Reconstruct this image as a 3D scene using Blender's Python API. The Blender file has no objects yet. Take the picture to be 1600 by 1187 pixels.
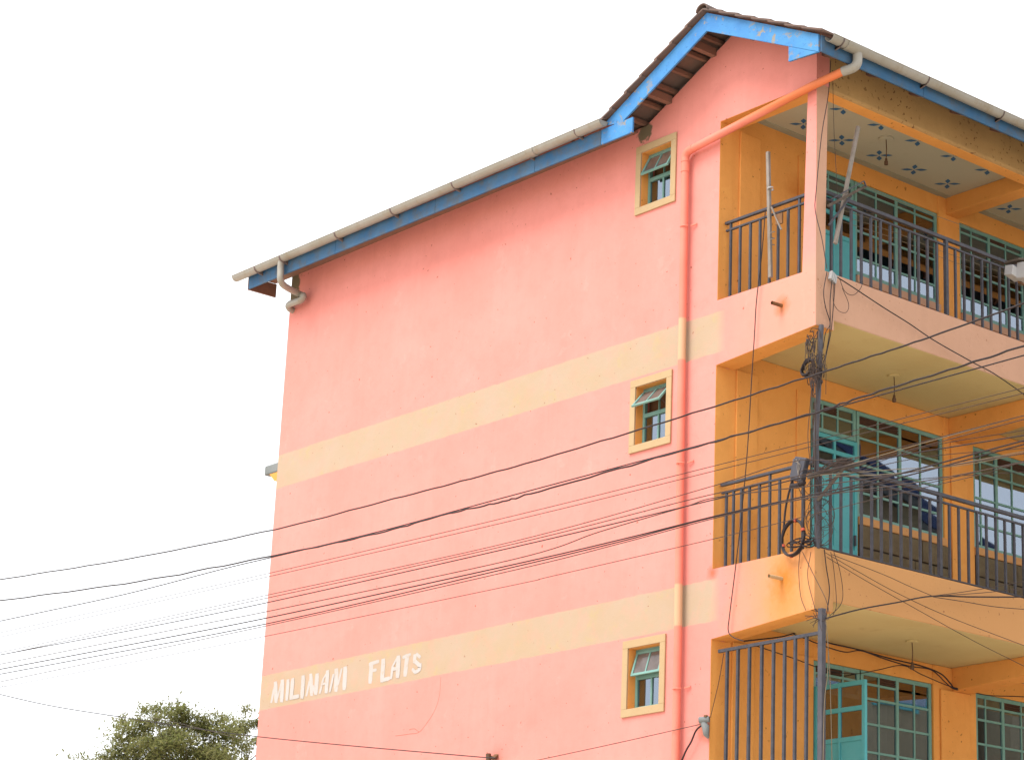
import bpy, bmesh, math, random
from mathutils import Vector, Matrix
R_ = random.Random(7)
C = bpy.context.scene.collection
sc = bpy.context.scene
# ------------------------------------------------------------------ camera
# world: X runs along the pink gable wall (y = 0), Y runs back along the street front (x = 0),
# Z up with 0 = top of the uppermost balcony parapet; street level is at -10.1
F_PX, CX, CY = 3701.07, 1159.69, 577.32
RM = [None]*3
def _axes(yaw, pitch, roll):
    c, s = math.cos, math.sin
    M = Matrix.Rotation(roll, 3, 'Z') @ Matrix.Rotation(pitch, 3, 'X')
    return M @ Vector((c(yaw), 0, -s(yaw))), M @ Vector((s(yaw), 0, c(yaw))), M @ Vector((0, -1, 0))
ex, ey, ez = _axes(0.80460417, -0.30850483, 0.01478234)
RM = Matrix(((ex.x, ey.x, ez.x), (ex.y, ey.y, ez.y), (ex.z, ey.z, ez.z)))
CAM = Vector((16.28469, -16.71996, -8.51055))
cam = bpy.data.cameras.new('camera'); camo = bpy.data.objects.new('camera', cam); C.objects.link(camo)
cam.sensor_width = 36; cam.lens = F_PX/1600*36
cam.shift_x = (800-CX)/1600; cam.shift_y = (CY-593.5)/1600
cam.clip_start = .1; cam.clip_end = 3000
r, d, f = RM[0], RM[1], RM[2]
m4 = Matrix(((r[0], -d[0], -f[0], CAM.x), (r[1], -d[1], -f[1], CAM.y), (r[2], -d[2], -f[2], CAM.z), (0, 0, 0, 1)))
camo.matrix_world = m4
sc.camera = camo
def at(px, py, ax, val):
    """photo measurement -> point on a real surface plane (x, y or z = val)"""
    dd = RM.transposed() @ Vector(((px-CX)/F_PX, (py-CY)/F_PX, 1))
    return CAM + dd*((val-CAM[ax])/dd[ax])
# ------------------------------------------------------------------ light
EL, AZ = math.radians(58), math.radians(-10)      # azimuth from -Y towards +X
sd = Vector((math.sin(AZ)*math.cos(EL), -math.cos(AZ)*math.cos(EL), math.sin(EL)))   # towards the sun
w = bpy.data.worlds.new('World'); sc.world = w; w.use_nodes = True
nt = w.node_tree; nt.nodes.clear()
out = nt.nodes.new('ShaderNodeOutputWorld'); bg = nt.nodes.new('ShaderNodeBackground')
sky = nt.nodes.new('ShaderNodeTexSky'); sky.sky_type = 'NISHITA'; sky.sun_disc = False
sky.sun_elevation = EL; sky.sun_rotation = math.atan2(sd.x, sd.y)
sky.air_density = 1; sky.dust_density = 4
mx = nt.nodes.new('ShaderNodeMix'); mx.data_type = 'RGBA'; mx.inputs[0].default_value = .93     # thin bright overcast over the blue
mx.inputs[7].default_value = (6.0, 6.1, 6.25, 1)
nt.links.new(sky.outputs[0], mx.inputs[6]); nt.links.new(mx.outputs[2], bg.inputs[0])
bg.inputs[1].default_value = .10
nt.links.new(bg.outputs[0], out.inputs[0])
sl = bpy.data.lights.new('sun', 'SUN'); so = bpy.data.objects.new('sun', sl); C.objects.link(so)
sl.energy = 1.5; sl.angle = math.radians(32); sl.color = (1, .96, .90)
so.rotation_euler = sd.to_track_quat('Z', 'Y').to_euler(); so.location = (0, -10, 20)
vs = sc.view_settings; vs.view_transform = 'Standard'; vs.look = 'None'; vs.gamma = 1; vs.use_curve_mapping = False
vs.exposure = 1.47
sc.render.engine = 'CYCLES'
# ------------------------------------------------------------------ materials
class NT:
    def __init__(s, name, rough=.7, spec=.3, metal=0):
        s.m = bpy.data.materials.new(name); s.m.use_nodes = True; s.t = s.m.node_tree
        s.b = s.t.nodes['Principled BSDF']; s.b.inputs['Roughness'].default_value = rough
        s.b.inputs['Specular IOR Level'].default_value = spec; s.b.inputs['Metallic'].default_value = metal
        s.geo = s.t.nodes.new('ShaderNodeNewGeometry'); s.pos = s.geo.outputs['Position']
    def n(s, t): return s.t.nodes.new('ShaderNode'+t)
    def put(s, sock, v):
        if isinstance(v, bpy.types.NodeSocket): s.t.links.new(v, sock)
        elif v is not None:
            if isinstance(v, tuple) and len(v) == 3 and len(sock.default_value) == 4: v = v+(1,)
            sock.default_value = v
    def math(s, op, a, b=None, c=None, clamp=False):
        q = s.n('Math'); q.operation = op; q.use_clamp = clamp
        for i, v in enumerate((a, b, c)):
            if v is not None: s.put(q.inputs[i], v)
        return q.outputs[0]
    def mix(s, fac, a, b):
        q = s.n('Mix'); q.data_type = 'RGBA'
        s.put(q.inputs[0], fac); s.put(q.inputs[6], a); s.put(q.inputs[7], b); return q.outputs[2]
    def noise(s, scale, detail=4, rough=.6, vec=None, stretch=None):
        q = s.n('TexNoise'); q.inputs['Scale'].default_value = scale; q.inputs['Detail'].default_value = detail
        q.inputs['Roughness'].default_value = rough
        v = vec or s.pos
        if stretch:
            mp = s.n('Mapping'); mp.inputs['Scale'].default_value = stretch; s.t.links.new(v, mp.inputs[0]); v = mp.outputs[0]
        s.t.links.new(v, q.inputs[0]); return q.outputs[0]
    def ramp(s, v, lo, hi, a=0., b=1.):
        q = s.n('MapRange'); q.inputs[1].default_value = lo; q.inputs[2].default_value = hi
        q.inputs[3].default_value = a; q.inputs[4].default_value = b; s.put(q.inputs[0], v); return q.outputs[0]
    def xyz(s):
        q = s.n('SeparateXYZ'); s.t.links.new(s.pos, q.inputs[0]); return q.outputs
    def dist(s, p):
        q = s.n('VectorMath'); q.operation = 'DISTANCE'; s.t.links.new(s.pos, q.inputs[0]); q.inputs[1].default_value = p; return q.outputs['Value']
    def color(s, c): s.put(s.b.inputs['Base Color'], c)
    def bump(s, h, strength=.3, dist=.01):
        q = s.n('Bump'); q.inputs['Strength'].default_value = strength; q.inputs['Distance'].default_value = dist
        s.put(q.inputs['Height'], h); s.t.links.new(q.outputs[0], s.b.inputs['Normal'])

def plain(name, c1, c2=None, scale=3, rough=.7, spec=.3, metal=0, dirt=None, dirt_amt=.5, bump=.15, bscale=40, k=.52):
    c1 = tuple(v*k for v in c1); c2 = tuple(v*k for v in c2) if c2 else None; dirt = tuple(v*k for v in dirt) if dirt else None
    m = NT(name, rough, spec, metal)
    c2 = c2 or tuple(x*.82 for x in c1)
    col = m.mix(m.ramp(m.noise(scale), .35, .65), c1, c2)
    if dirt: col = m.mix(m.ramp(m.noise(scale*4.3, 6, .7), .60, .72, 0, dirt_amt), col, dirt)
    m.color(col)
    if bump: m.bump(m.noise(bscale, 5, .65), bump, .01)
    return m.m

def plaster(name, c1, c2, zones=(), bands=False, spots=(.45, .12, .05), spot_lo=.735, rust=()):
    """hand-painted cement render: two close tones, faint runs, chips and small stains"""
    m = NT(name, .82, .2); spots = tuple(v*.55 for v in spots); rust = [(p, r_, tuple(v*.6 for v in c_), a_) for p, r_, c_, a_ in rust]
    x, y, z = m.xyz()
    col = m.mix(m.ramp(m.noise(.9, 5, .6), .35, .65), c1, c2)
    # roller patches and rain runs, faint
    col = m.mix(m.ramp(m.noise(1, 4, .6, stretch=(7, 7, .35)), .52, .72, 0, .13), col, tuple(min(.85, v*1.15+.015) for v in c1))
    col = m.mix(m.ramp(m.noise(5.5, 6, .7), .48, .72, 0, .36), col, tuple(v*.86 for v in c2))
    # hand-sized repaired and faded patches with ragged edges
    pt = m.ramp(m.noise(2.3, 7, .72), .60, .635, 0, .16)
    col = m.mix(pt, col, tuple(min(.85, v*1.35) for v in c1))
    col = m.mix(m.ramp(m.noise(1, 6, .75, stretch=(16, 16, .55)), .58, .74, 0, .22), col, tuple(v*.70 for v in c2))
    wob = m.math('MULTIPLY', m.math('SUBTRACT', m.noise(7, 3), .5), .035)
    zz = m.math('ADD', z, wob)
    for fx, colr in zones: col = m.mix(fx(m, x, y, zz), col, colr)
    if bands:
        for lo, hi, xmax in ((-.545, -.08, -1.42), (-3.5, -3.05, -1.44)):
            a = m.math('MULTIPLY', m.ramp(zz, lo-.004, lo+.004), m.ramp(zz, hi-.004, hi+.004, 1, 0))
            a = m.math('MULTIPLY', a, m.ramp(m.math('ADD', x, wob), xmax-.07, xmax+.07, 1, 0)); a = m.math('MULTIPLY', a, m.ramp(m.noise(4.5, 5, .7), .25, .5, .72, 1))
            band = m.mix(m.ramp(m.noise(1.6, 5), .35, .65), (.425, .32, .24), (.42, .31, .21))
            band = m.mix(m.ramp(m.noise(3.1, 5, .7), .56, .70, 0, .45), band, (.44, .35, .15))
            col = m.mix(a, col, band)
    for p, rad, colr, amt in rust:
        dd = m.math('ADD', m.dist(p), m.math('MULTIPLY', m.math('SUBTRACT', m.noise(14, 4), .5), rad*.9))
        col = m.mix(m.ramp(dd, rad*.1, rad, amt, 0), col, colr)
    # small chips and insect / mould specks
    sp = m.ramp(m.noise(19, 2, .5), spot_lo-.032, spot_lo-.012, 0, .8)
    sp = m.math('MULTIPLY', sp, m.ramp(m.noise(1.3, 3), .40, .55))
    col = m.mix(sp, col, spots)
    # thin irregular dirt scuffs
    sc_ = m.math('MULTIPLY', m.ramp(m.noise(60, 2, .5, stretch=(1, 1, .6)), .70, .74, 0, .5), m.ramp(m.noise(.7, 3), .5, .62))
    col = m.mix(sc_, col, (.14, .07, .04))
    m.color(col)
    h = m.math('ADD', m.math('MULTIPLY', m.noise(3.2, 4), 1.0), m.math('MULTIPLY', m.noise(70, 4, .7), .22))
    m.bump(h, .35, .02)
    return m.m
PINK1, PINK2 = (.71, .270, .236), (.67, .242, .207)
ORG = (.58, .265, .10)
def z_org(m, x, y, z):      # the balcony band of the middle floor was repainted orange towards the corner
    a = m.math('MULTIPLY', m.ramp(z, -3.72, -3.70), m.ramp(z, -2.93, -2.90, 1, 0))
    xx = m.math('ADD', x, m.math('MULTIPLY', m.math('SUBTRACT', m.noise(3, 3), .5), .5))
    return m.math('MULTIPLY', a, m.ramp(xx, -1.35, -.45, 0, .95))
def z_peach(m, x, y, z):
    a = m.math('MULTIPLY', m.ramp(z, -.70, -.68), m.ramp(z, .06, .3, 1, 0))
    return m.math('MULTIPLY', a, m.ramp(x, -1.5, -.5, 0, .55))
M = {}
def z_patch(m, x, y, z):     # bare cement left round the rafter ends
    n = m.math('MULTIPLY', m.math('SUBTRACT', m.noise(9, 5, .7), .5), .35)
    a = m.math('MULTIPLY', m.ramp(m.math('ADD', x, n), -9.82, -9.78, 1, 0), m.ramp(m.math('ADD', z, n), 2.02, 2.06))
    b = m.ramp(m.math('ADD', m.dist((-2.76, 0, 2.44)), n), .10, .13, 1, 0)
    return m.math('MAXIMUM', a, b)
M['gable'] = plaster('gable_paint', PINK1, PINK2, zones=((z_org, ORG), (z_peach, (.58, .30, .21)), (z_patch, (.15, .12, .075))), bands=True,
    rust=(((-.50, 0, -.25), .14, (.75, .22, .04), .8), ((-.44, 0, -3.20), .26, (.80, .26, .02), .8), ((-.44, 0, -3.42), .3, (.84, .33, .05), .45),
          ((-1.55, 0, -4.62), .17, (.6, .2, .08), .7), ((-5.0, 0, -4.62), .22, (.62, .28, .2), .5), ((-1.50, 0, -2.98), .1, (.6, .16, .05), .7)))
def z_frontorg(m, x, y, z): return m.ramp(z, -1.3, -1.2, 1, 0)
M['front'] = plaster('front_paint', (.50, .295, .205), (.48, .28, .19), zones=((z_frontorg, (.50, .26, .105)),), spots=(.5, .22, .1), spot_lo=.72)
M['ochre'] = plaster('ochre_wall_paint', (.74, .34, .092), (.68, .30, .076), spots=(.4, .16, .04), spot_lo=.74,
    rust=(((-1.5, 1.22, 1.7), .25, (.75, .22, .03), .6), ((-1.5, .5, -2.4), .3, (.72, .26, .04), .5)))
M['beamface'] = plaster('eaves_beam_paint', (.44, .28, .12), (.38, .235, .10), spots=(.22, .10, .05), spot_lo=.66)
M['trim'] = plain('window_surround_paint', (.86, .62, .35), (.82, .58, .32), 4, .8, dirt=(.6, .33, .15), dirt_amt=.4)
M['ceil_t'] = plain('upper_ceiling_paint', (.88, .83, .64), (.84, .79, .61), 1.4, .85, dirt=(.7, .64, .44), dirt_amt=.3, bump=.1)
M['ceil_m'] = plain('khaki_ceiling_paint', (1.05, .86, .42), (.97, .76, .36), .9, .85, dirt=(.75, .52, .26), dirt_amt=.4, bump=.1)
M['ceil_edge'] = plain('ceiling_border_paint', (.70, .70, .55), None, 2, .85)
M['flower'] = plain('flower_motif_paint', (.06, .22, .48), (.08, .25, .48), 10, .7, bump=0)
M['steel'] = plain('railing_paint', (.065, .065, .085), (.10, .10, .13), 14, .5, .4, dirt=(.23, .12, .08), dirt_amt=.5, bscale=120)
M['pole'] = plain('rusty_pole_paint', (.10, .10, .125), (.14, .135, .165), 9, .55, .4, dirt=(.20, .12, .09), dirt_amt=.5)
M['teal'] = plain('window_frame_paint', (.27, .58, .52), (.33, .64, .58), 6, .5, .4, dirt=(.09, .22, .16), dirt_amt=.4)
M['turq'] = plain('door_paint', (.12, .64, .72), (.15, .68, .75), 4, .45, .4, dirt=(.05, .30, .32), dirt_amt=.4)
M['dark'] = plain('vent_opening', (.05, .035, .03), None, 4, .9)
M['slat'] = plain('rusty_vent_slat', (.13, .07, .05), (.17, .08, .05), 12, .8)
M['tile'] = plain('roof_tile', (.24, .18, .16), (.30, .19, .15), 5, .85, dirt=(.30, .11, .06), dirt_amt=.7, bump=.4)
M['timber'] = plain('roof_timber', (.36, .20, .15), (.42, .22, .15), 8, .85, bump=.3)
M['stone'] = plain('masonry_stone', (.26, .205, .12), (.20, .15, .09), 6, .9, dirt=(.13, .09, .05), dirt_amt=.6, bump=.7, bscale=25)
M['mortar'] = plain('mortar', (.10, .07, .05), None, 9, .95)
M['curtain'] = plain('white_curtain', (.72, .78, .90), (.60, .68, .84), 9, .8, bump=.2)
M['bluecurtain'] = plain('blue_curtain', (.05, .14, .24), (.03, .07, .15), 9, .8)
M['cable'] = plain('black_cable', (.035, .025, .03), (.05, .035, .04), 8, .6, bump=0)
M['wire'] = plain('thin_wire', (.075, .05, .045), (.11, .07, .055), 8, .6, bump=0)
M['pale_wire'] = plain('pale_wire', (.42, .33, .22), None, 8, .6, bump=0)
M['concrete'] = plain('weathered_concrete', (.40, .43, .44), (.33, .36, .36), 5, .9, dirt=(.2, .2, .17))
M['wood'] = plain('weathered_wood', (.50, .44, .40), (.38, .33, .28), 9, .9, dirt=(.2, .15, .12), bump=.4)
M['oldwood'] = plain('old_bracket_wood', (.20, .16, .13), (.13, .10, .08), 9, .9, dirt=(.08, .06, .05), bump=.4)
M['white'] = plain('chalky_white', (.80, .80, .80), (.72, .72, .74), 6, .6, dirt=(.4, .38, .34), dirt_amt=.3)
M['letter'] = plain('white_lettering_paint', (.76, .71, .70), (.72, .65, .62), 12, .8, bump=.1)
m = NT('worn_lettering_paint', .85, .2)
col = m.mix(m.ramp(m.noise(3, 4), .35, .65), (.47, .44, .43), (.44, .41, .39))
col = m.mix(m.ramp(m.noise(14, 5, .7), .54, .68, 0, .6), col, (.44, .33, .24))
m.color(col); M['letter'] = m.m
M['box'] = plain('meter_box', (.09, .09, .12), (.12, .12, .15), 6, .5, .4, dirt=(.3, .27, .2), dirt_amt=.5)
M['bark'] = plain('bark', (.16, .12, .09), (.10, .08, .06), 4, .95, bump=.5, bscale=12)
M['red'] = plain('red_tape', (.80, .14, .07), None, 5, .6)
M['brown'] = plain('brown_bakelite', (.20, .11, .06), None, 5, .5)
M['room'] = plain('room_paint', (.45, .24, .11), (.36, .18, .09), 1, .9)
M['crack'] = plain('wall_crack', (.85, .26, .17), None, 9, .9)
M['strap'] = plain('gutter_strap', (.32, .24, .23), None, 9, .7)
M['rust'] = plain('rusty_pipe', (.40, .20, .08), (.24, .12, .06), 14, .8)

# blue fascia with peeling paint and grey primer / bare patches
m = NT('blue_fascia_paint', .55, .35)
col = m.mix(m.ramp(m.noise(3, 5), .35, .65), (.04, .19, .47), (.06, .25, .53))
col = m.mix(m.ramp(m.noise(1, 5, .7, stretch=(14, 14, 30)), .60, .66, 0, .55), col, (.012, .075, .25))
pe = m.math('MULTIPLY', m.ramp(m.noise(11, 6, .65), .565, .59), m.ramp(m.noise(1.7, 3), .42, .52))
col = m.mix(m.ramp(m.noise(1, 4, .7, stretch=(30, 30, 9)), .64, .68, 0, .6), col, (.015, .05, .14))
col = m.mix(pe, col, (.24, .225, .20))
m.color(col); m.bump(m.math('SUBTRACT', m.noise(30, 5), pe), .4, .006); M['blue'] = m.m
m = NT('shaded_blue_fascia_paint', .7, .25)      # gutter shade painted in: darker, greyer mottled blue for the boards behind the gutters
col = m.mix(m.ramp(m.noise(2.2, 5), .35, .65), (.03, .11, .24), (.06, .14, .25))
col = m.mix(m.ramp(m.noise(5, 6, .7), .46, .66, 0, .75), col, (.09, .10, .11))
m.color(col); m.bump(m.noise(30, 5), .3, .005); M['blue_shaded'] = m.m
# grey pvc gutter with algae streaks
m = NT('gutter_pvc', .45, .4)
col = m.mix(m.ramp(m.noise(2.2, 4), .35, .65), (.31, .30, .275), (.26, .245, .205))
col = m.mix(m.ramp(m.noise(1, 5, .7, stretch=(5, 5, 2)), .52, .70, 0, .55), col, (.22, .17, .10))
m.color(col); m.bump(m.noise(50, 4), .1, .004); M['gutter'] = m.m
# downpipe painted with the wall: salmon, cream where the bands pass behind it
m = NT('downpipe_paint', .6, .35)
x, y, z = m.xyz()
col = m.mix(m.ramp(m.noise(3, 4), .35, .65), (.72, .225, .165), (.69, .20, .14))
for lo, hi in ((-.54, -.06), (-3.5, -3.05)):
    a = m.math('MULTIPLY', m.ramp(z, lo-.01, lo+.01), m.ramp(z, hi-.01, hi+.01, 1, 0)); col = m.mix(a, col, (.60, .35, .21))
col = m.mix(m.ramp(z, 1.99, 2.04), col, (.62, .17, .06))
m.color(col); M['pipe'] = m.m
# window glass: half mirror, half dim view of the room
g = NT('window_glass', .02)
g.t.nodes.remove(g.b); o_ = [q for q in g.t.nodes if q.type == 'OUTPUT_MATERIAL'][0]
tr = g.n('BsdfTransparent'); tr.inputs[0].default_value = (.36, .35, .37, 1)
gl = g.n('BsdfGlossy'); gl.inputs['Roughness'].default_value = .015; gl.inputs[0].default_value = (.72, .84, 1, 1)
bp = g.n('Bump'); bp.inputs['Strength'].default_value = .010; bp.inputs['Distance'].default_value = .05
g.put(bp.inputs['Height'], g.noise(1.6, 1)); g.t.links.new(bp.outputs[0], gl.inputs['Normal'])
ms = g.n('MixShader'); ms.inputs[0].default_value = .30
g.t.links.new(tr.outputs[0], ms.inputs[1]); g.t.links.new(gl.outputs[0], ms.inputs[2]); g.t.links.new(ms.outputs[0], o_.inputs[0])
M['glass'] = g.m
m = NT('painted_reflection_glass', .12, .6); m.color(m.mix(m.ramp(m.noise(7, 5), .35, .65), (.105, .085, .08), (.15, .125, .12))); M['grey_reflection'] = m.m  # casement panes: their greyish reflection is put into the base colour
# leaves: random tone per leaf clump
m = NT('leaves', .55, .3)
col = m.mix(m.ramp(m.noise(.9, 5, .7), .35, .65), (.17, .20, .055), (.21, .22, .085))
rnd = m.n('ObjectInfo').outputs['Random']
col = m.mix(m.ramp(m.noise(9, 3), .4, .7), col, (.20, .17, .085))
m.color(col)
tl = m.n('BsdfTranslucent'); m.put(tl.inputs[0], col); ad = m.n('MixShader'); ad.inputs[0].default_value = .48
o_ = [q for q in m.t.nodes if q.type == 'OUTPUT_MATERIAL'][0]
m.t.links.new(m.b.outputs[0], ad.inputs[1]); m.t.links.new(tl.outputs[0], ad.inputs[2]); m.t.links.new(ad.outputs[0], o_.inputs[0])
M['leaf'] = m.m
M['ground'] = plain('murram_ground', (.60, .51, .40), (.55, .46, .36), .3, .95, dirt=(.25, .19, .13), bump=.5, bscale=5, k=1)
M['tarmac'] = plain('road_surface', (.34, .30, .25), (.28, .25, .21), .8, .9, bump=.5, bscale=30, k=1)
M['cream'] = plain('cream_render', (.50, .44, .30), (.44, .38, .25), .7, .85)
M['iron'] = plain('corrugated_iron', (.42, .50, .58), (.34, .42, .52), 1.2, .45, .5, bump=0)
M['darkblue'] = plain('navy_fascia', (.02, .05, .16), None, 2, .6)

# ------------------------------------------------------------------ mesh helpers
class MB:
    def __init__(s): s.v = []; s.f = []
    def box(s, x0, x1, y0, y1, z0, z1):
        n = len(s.v); s.v += [(x, y, z) for x in (x0, x1) for y in (y0, y1) for z in (z0, z1)]
        s.f += [tuple(n+i for i in q) for q in ((0, 1, 3, 2), (4, 6, 7, 5), (0, 4, 5, 1), (2, 3, 7, 6), (0, 2, 6, 4), (1, 5, 7, 3))]; return s
    def obox(s, c, ax, ay, az):
        """oriented box: centre and three half-vectors"""
        c, ax, ay, az = map(Vector, (c, ax, ay, az)); n = len(s.v)
        s.v += [tuple(c+ax*i+ay*j+az*k) for i in (-1, 1) for j in (-1, 1) for k in (-1, 1)]
        s.f += [tuple(n+i for i in q) for q in ((0, 1, 3, 2), (4, 6, 7, 5), (0, 4, 5, 1), (2, 3, 7, 6), (0, 2, 6, 4), (1, 5, 7, 3))]; return s
    def bar(s, a, b, w_, h, up=(0, 0, 1)):
        a, b = Vector(a), Vector(b); dd = (b-a); u = Vector(up); side = dd.cross(u).normalized(); u2 = side.cross(dd).normalized()
        return s.obox((a+b)/2, dd/2, side*w_/2, u2*h/2)
    def prism(s, pts, axis, lo, hi):
        """polygon (two coords) extruded along axis"""
        n = len(s.v); k = len(pts)
        def mk(p, q):
            l = list(p); l.insert(axis, q); return tuple(l)
        s.v += [mk(p, lo) for p in pts]+[mk(p, hi) for p in pts]
        s.f += [tuple(n+i for i in range(k)), tuple(n+k+i for i in reversed(range(k)))]
        s.f += [(n+i, n+k+i, n+k+(i+1) % k, n+(i+1) % k) for i in range(k)]; return s
    def tube(s, pts, rad, seg=8, cap=True):
        pts = [Vector(p) for p in pts]; n0 = len(s.v); prev = None
        for i, p in enumerate(pts):
            t = (pts[min(i+1, len(pts)-1)]-pts[max(i-1, 0)]).normalized()
            if prev is None: u = t.cross(Vector((0, 0, 1)) if abs(t.z) < .95 else Vector((1, 0, 0))).normalized()
            else: u = (prev-t*prev.dot(t)).normalized()
            prev = u; w2 = t.cross(u)
            rr = rad[i] if isinstance(rad, (list, tuple)) else rad
            for k in range(seg):
                a = 2*math.pi*k/seg; s.v.append(tuple(p+(u*math.cos(a)+w2*math.sin(a))*rr))
        for i in range(len(pts)-1):
            for k in range(seg):
                a = n0+i*seg+k; b = n0+i*seg+(k+1) % seg; s.f.append((a, b, b+seg, a+seg))
        if cap: s.f += [tuple(n0+k for k in reversed(range(seg))), tuple(n0+(len(pts)-1)*seg+k for k in range(seg))]
        return s
    def build(s, name, mat, parent=None, smooth=False, bevel=0, kind=None, label=None):
        me = bpy.data.meshes.new(name); me.from_pydata(s.v, [], s.f); me.materials.append(mat)
        bm = bmesh.new(); bm.from_mesh(me); bmesh.ops.recalc_face_normals(bm, faces=bm.faces); bm.to_mesh(me); bm.free()
        if smooth:
            me.polygons.foreach_set('use_smooth', [True]*len(me.polygons))
        o = bpy.data.objects.new(name, me); C.objects.link(o)
        if smooth:
            md = o.modifiers.new('es', 'EDGE_SPLIT'); md.split_angle = math.radians(50)
        if bevel:
            b = o.modifiers.new('bevel', 'BEVEL'); b.width = bevel; b.segments = 2; b.limit_method = 'ANGLE'
        if parent: o.parent = parent
        if kind: o['kind'] = kind
        if label: o['label'] = label
        return o
def tag(o, label, cat, group=None):
    o['label'] = label; o['category'] = cat
    if group: o['group'] = group
    return o
def empty(name, loc=(0, 0, 0), label=None, cat=None, group=None):
    o = bpy.data.objects.new(name, None); o.location = loc; C.objects.link(o); o.empty_display_size = .3
    if label: tag(o, label, cat, group)
    return o
def inst(o, name, parent, mw=None):
    c = bpy.data.objects.new(name, o.data); C.objects.link(c); c.parent = parent
    for md in o.modifiers:
        pass
    if mw is not None: c.matrix_local = mw
    return c
def smooth_path(pts, n=8):
    P = [Vector(p) for p in pts]; P = [P[0]*2-P[1]]+P+[P[-1]*2-P[-2]]; o = []
    for i in range(1, len(P)-2):
        for k in range(n):
            t = k/n; a, b, c, dd = P[i-1], P[i], P[i+1], P[i+2]
            o.append(.5*((2*b)+(c-a)*t+(2*a-5*b+4*c-dd)*t*t+(3*b-a-3*c+dd)*t**3))
    o.append(P[-2]); return o

# ------------------------------------------------------------------ ground, road
g = MB().box(-900, 900, -900, 900, -10.6, -10.1).build('ground', M['ground']); g['kind'] = 'structure'
g = MB().box(6.0, 11.0, -300, 300, -10.098, -10.09).build('road', M['tarmac']); g['kind'] = 'structure'

# ------------------------------------------------------------------ the apartment building
B = empty('apartment_building', (0, 0, -10.1), 'four storey pink and orange apartment block with balconies and blue roof boards', 'building')
class _P: pass
def bp_(mb, name, mat, parent=B, **k):
    """geometry given in world coordinates -> child of the building (or of one of its parts)"""
    o = mb.build(name, mat, parent, **k)
    if parent is B: o.location = (0, 0, 10.1)
    return o
ZG = -10.1; YB = 9.2; T = .20
WIN = [(-2.81, -2.295, 1.50, 2.175), (-2.79, -2.275, -1.34, -.665), (-2.79, -2.275, -4.28, -3.62)]   # openings in the gable
# gable wall as a grid of cells with the openings left out, plus sloping head
g = MB()
xs = [-10.0, -2.81, -2.79, -2.295, -2.275, -1.50]; zs = [ZG, -7.3, -4.28, -3.62, -1.34, -.665, 1.50, 2.175]
vid = {}
def vert(x, y, z):
    k = (round(x, 4), round(y, 4), round(z, 4))
    if k not in vid: vid[k] = len(g.v); g.v.append(k)
    return vid[k]
def quad(*p): g.f.append(tuple(vert(*q) for q in p))
def hole(xa, xb, za, zb):
    return any(a-1e-4 <= xa and xb <= b+1e-4 and c-1e-4 <= za and zb <= d_+1e-4 for a, b, c, d_ in WIN)
for i in range(len(xs)-1):
    for j in range(len(zs)-1):
        a, b, c, d_ = xs[i], xs[i+1], zs[j], zs[j+1]
        if not hole(a, b, c, d_):
            quad((a, 0, c), (b, 0, c), (b, 0, d_), (a, 0, d_)); quad((a, T, c), (a, T, d_), (b, T, d_), (b, T, c))
for a, b, c, d_ in WIN:
    xi = [q for q in xs if a <= q <= b]; zi = [q for q in zs if c <= q <= d_]
    for p, q in zip(xi, xi[1:]):
        quad((p, 0, c), (q, 0, c), (q, T, c), (p, T, c)); quad((p, 0, d_), (p, T, d_), (q, T, d_), (q, 0, d_))
    for p, q in zip(zi, zi[1:]):
        quad((a, 0, p), (a, T, p), (a, T, q), (a, 0, q)); quad((b, 0, p), (b, 0, q), (b, T, q), (b, T, p))
for p, q in zip(zs, zs[1:]):
    quad((-10, 0, p), (-10, 0, q), (-10, T, q), (-10, T, p)); quad((-1.5, 0, p), (-1.5, T, p), (-1.5, T, q), (-1.5, 0, q))
SL = .487; APX, APZ = -1.30, 3.22      # underside of the roof over the gable
def roofz(x): return APZ-abs(x-APX)*SL
head = [(-10, 2.175)]+[(q, 2.175) for q in xs[1:]]+[(0, 2.175), (0, roofz(0)-.03), (APX, APZ-.03), (-2.75, 2.50), (-10, 2.50)]
for yy, rev in ((0, False), (T, True)):
    ids = [vert(p[0], yy, p[1]) for p in head]; g.f.append(tuple(reversed(ids)) if rev else tuple(ids))
for p, q in zip(head, head[1:]+head[:1]):
    if p[1] == 2.175 and q[1] == 2.175 and q[0] <= -1.5: continue
    quad((p[0], 0, p[1]), (q[0], 0, q[1]), (q[0], T, q[1]), (p[0], T, p[1]))
wall = bp_(g, 'gable_wall', M['gable'], label='pink side wall with two cream bands and painted lettering')
for z0, z1 in ((.06, 2.174), (-2.935, -.69), (-5.935, -3.69)):
    bp_(MB().box(-1.4999, -1.496, .002, .1999, z0, z1), 'opening_reveal', M['ochre'])
bp_(MB().box(-1.495, -.137, .002, .140, 2.171, 2.1745), 'opening_head', M['ochre'])
# corner column of the top floor (tapers a little) and its front face
g = MB(); n = len(g.v)
g.v += [(-.20, 0, .055), (0, 0, .055), (0, .135, .055), (-.20, .135, .055), (-.13, 0, 2.175), (0, 0, 2.175), (0, .175, 2.175), (-.13, .175, 2.175)]
g.f += [(0, 1, 5, 4), (3, 7, 6, 2), (0, 4, 7, 3)]
bp_(g, 'column', M['gable'], label='slender pink corner column of the top balcony')
g = MB(); g.v += [(0, 0, .055), (0, .135, .055), (0, .175, 2.175), (0, 0, 2.175)]; g.f += [(0, 1, 2, 3)]
bp_(g, 'column_face', M['front'])

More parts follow.
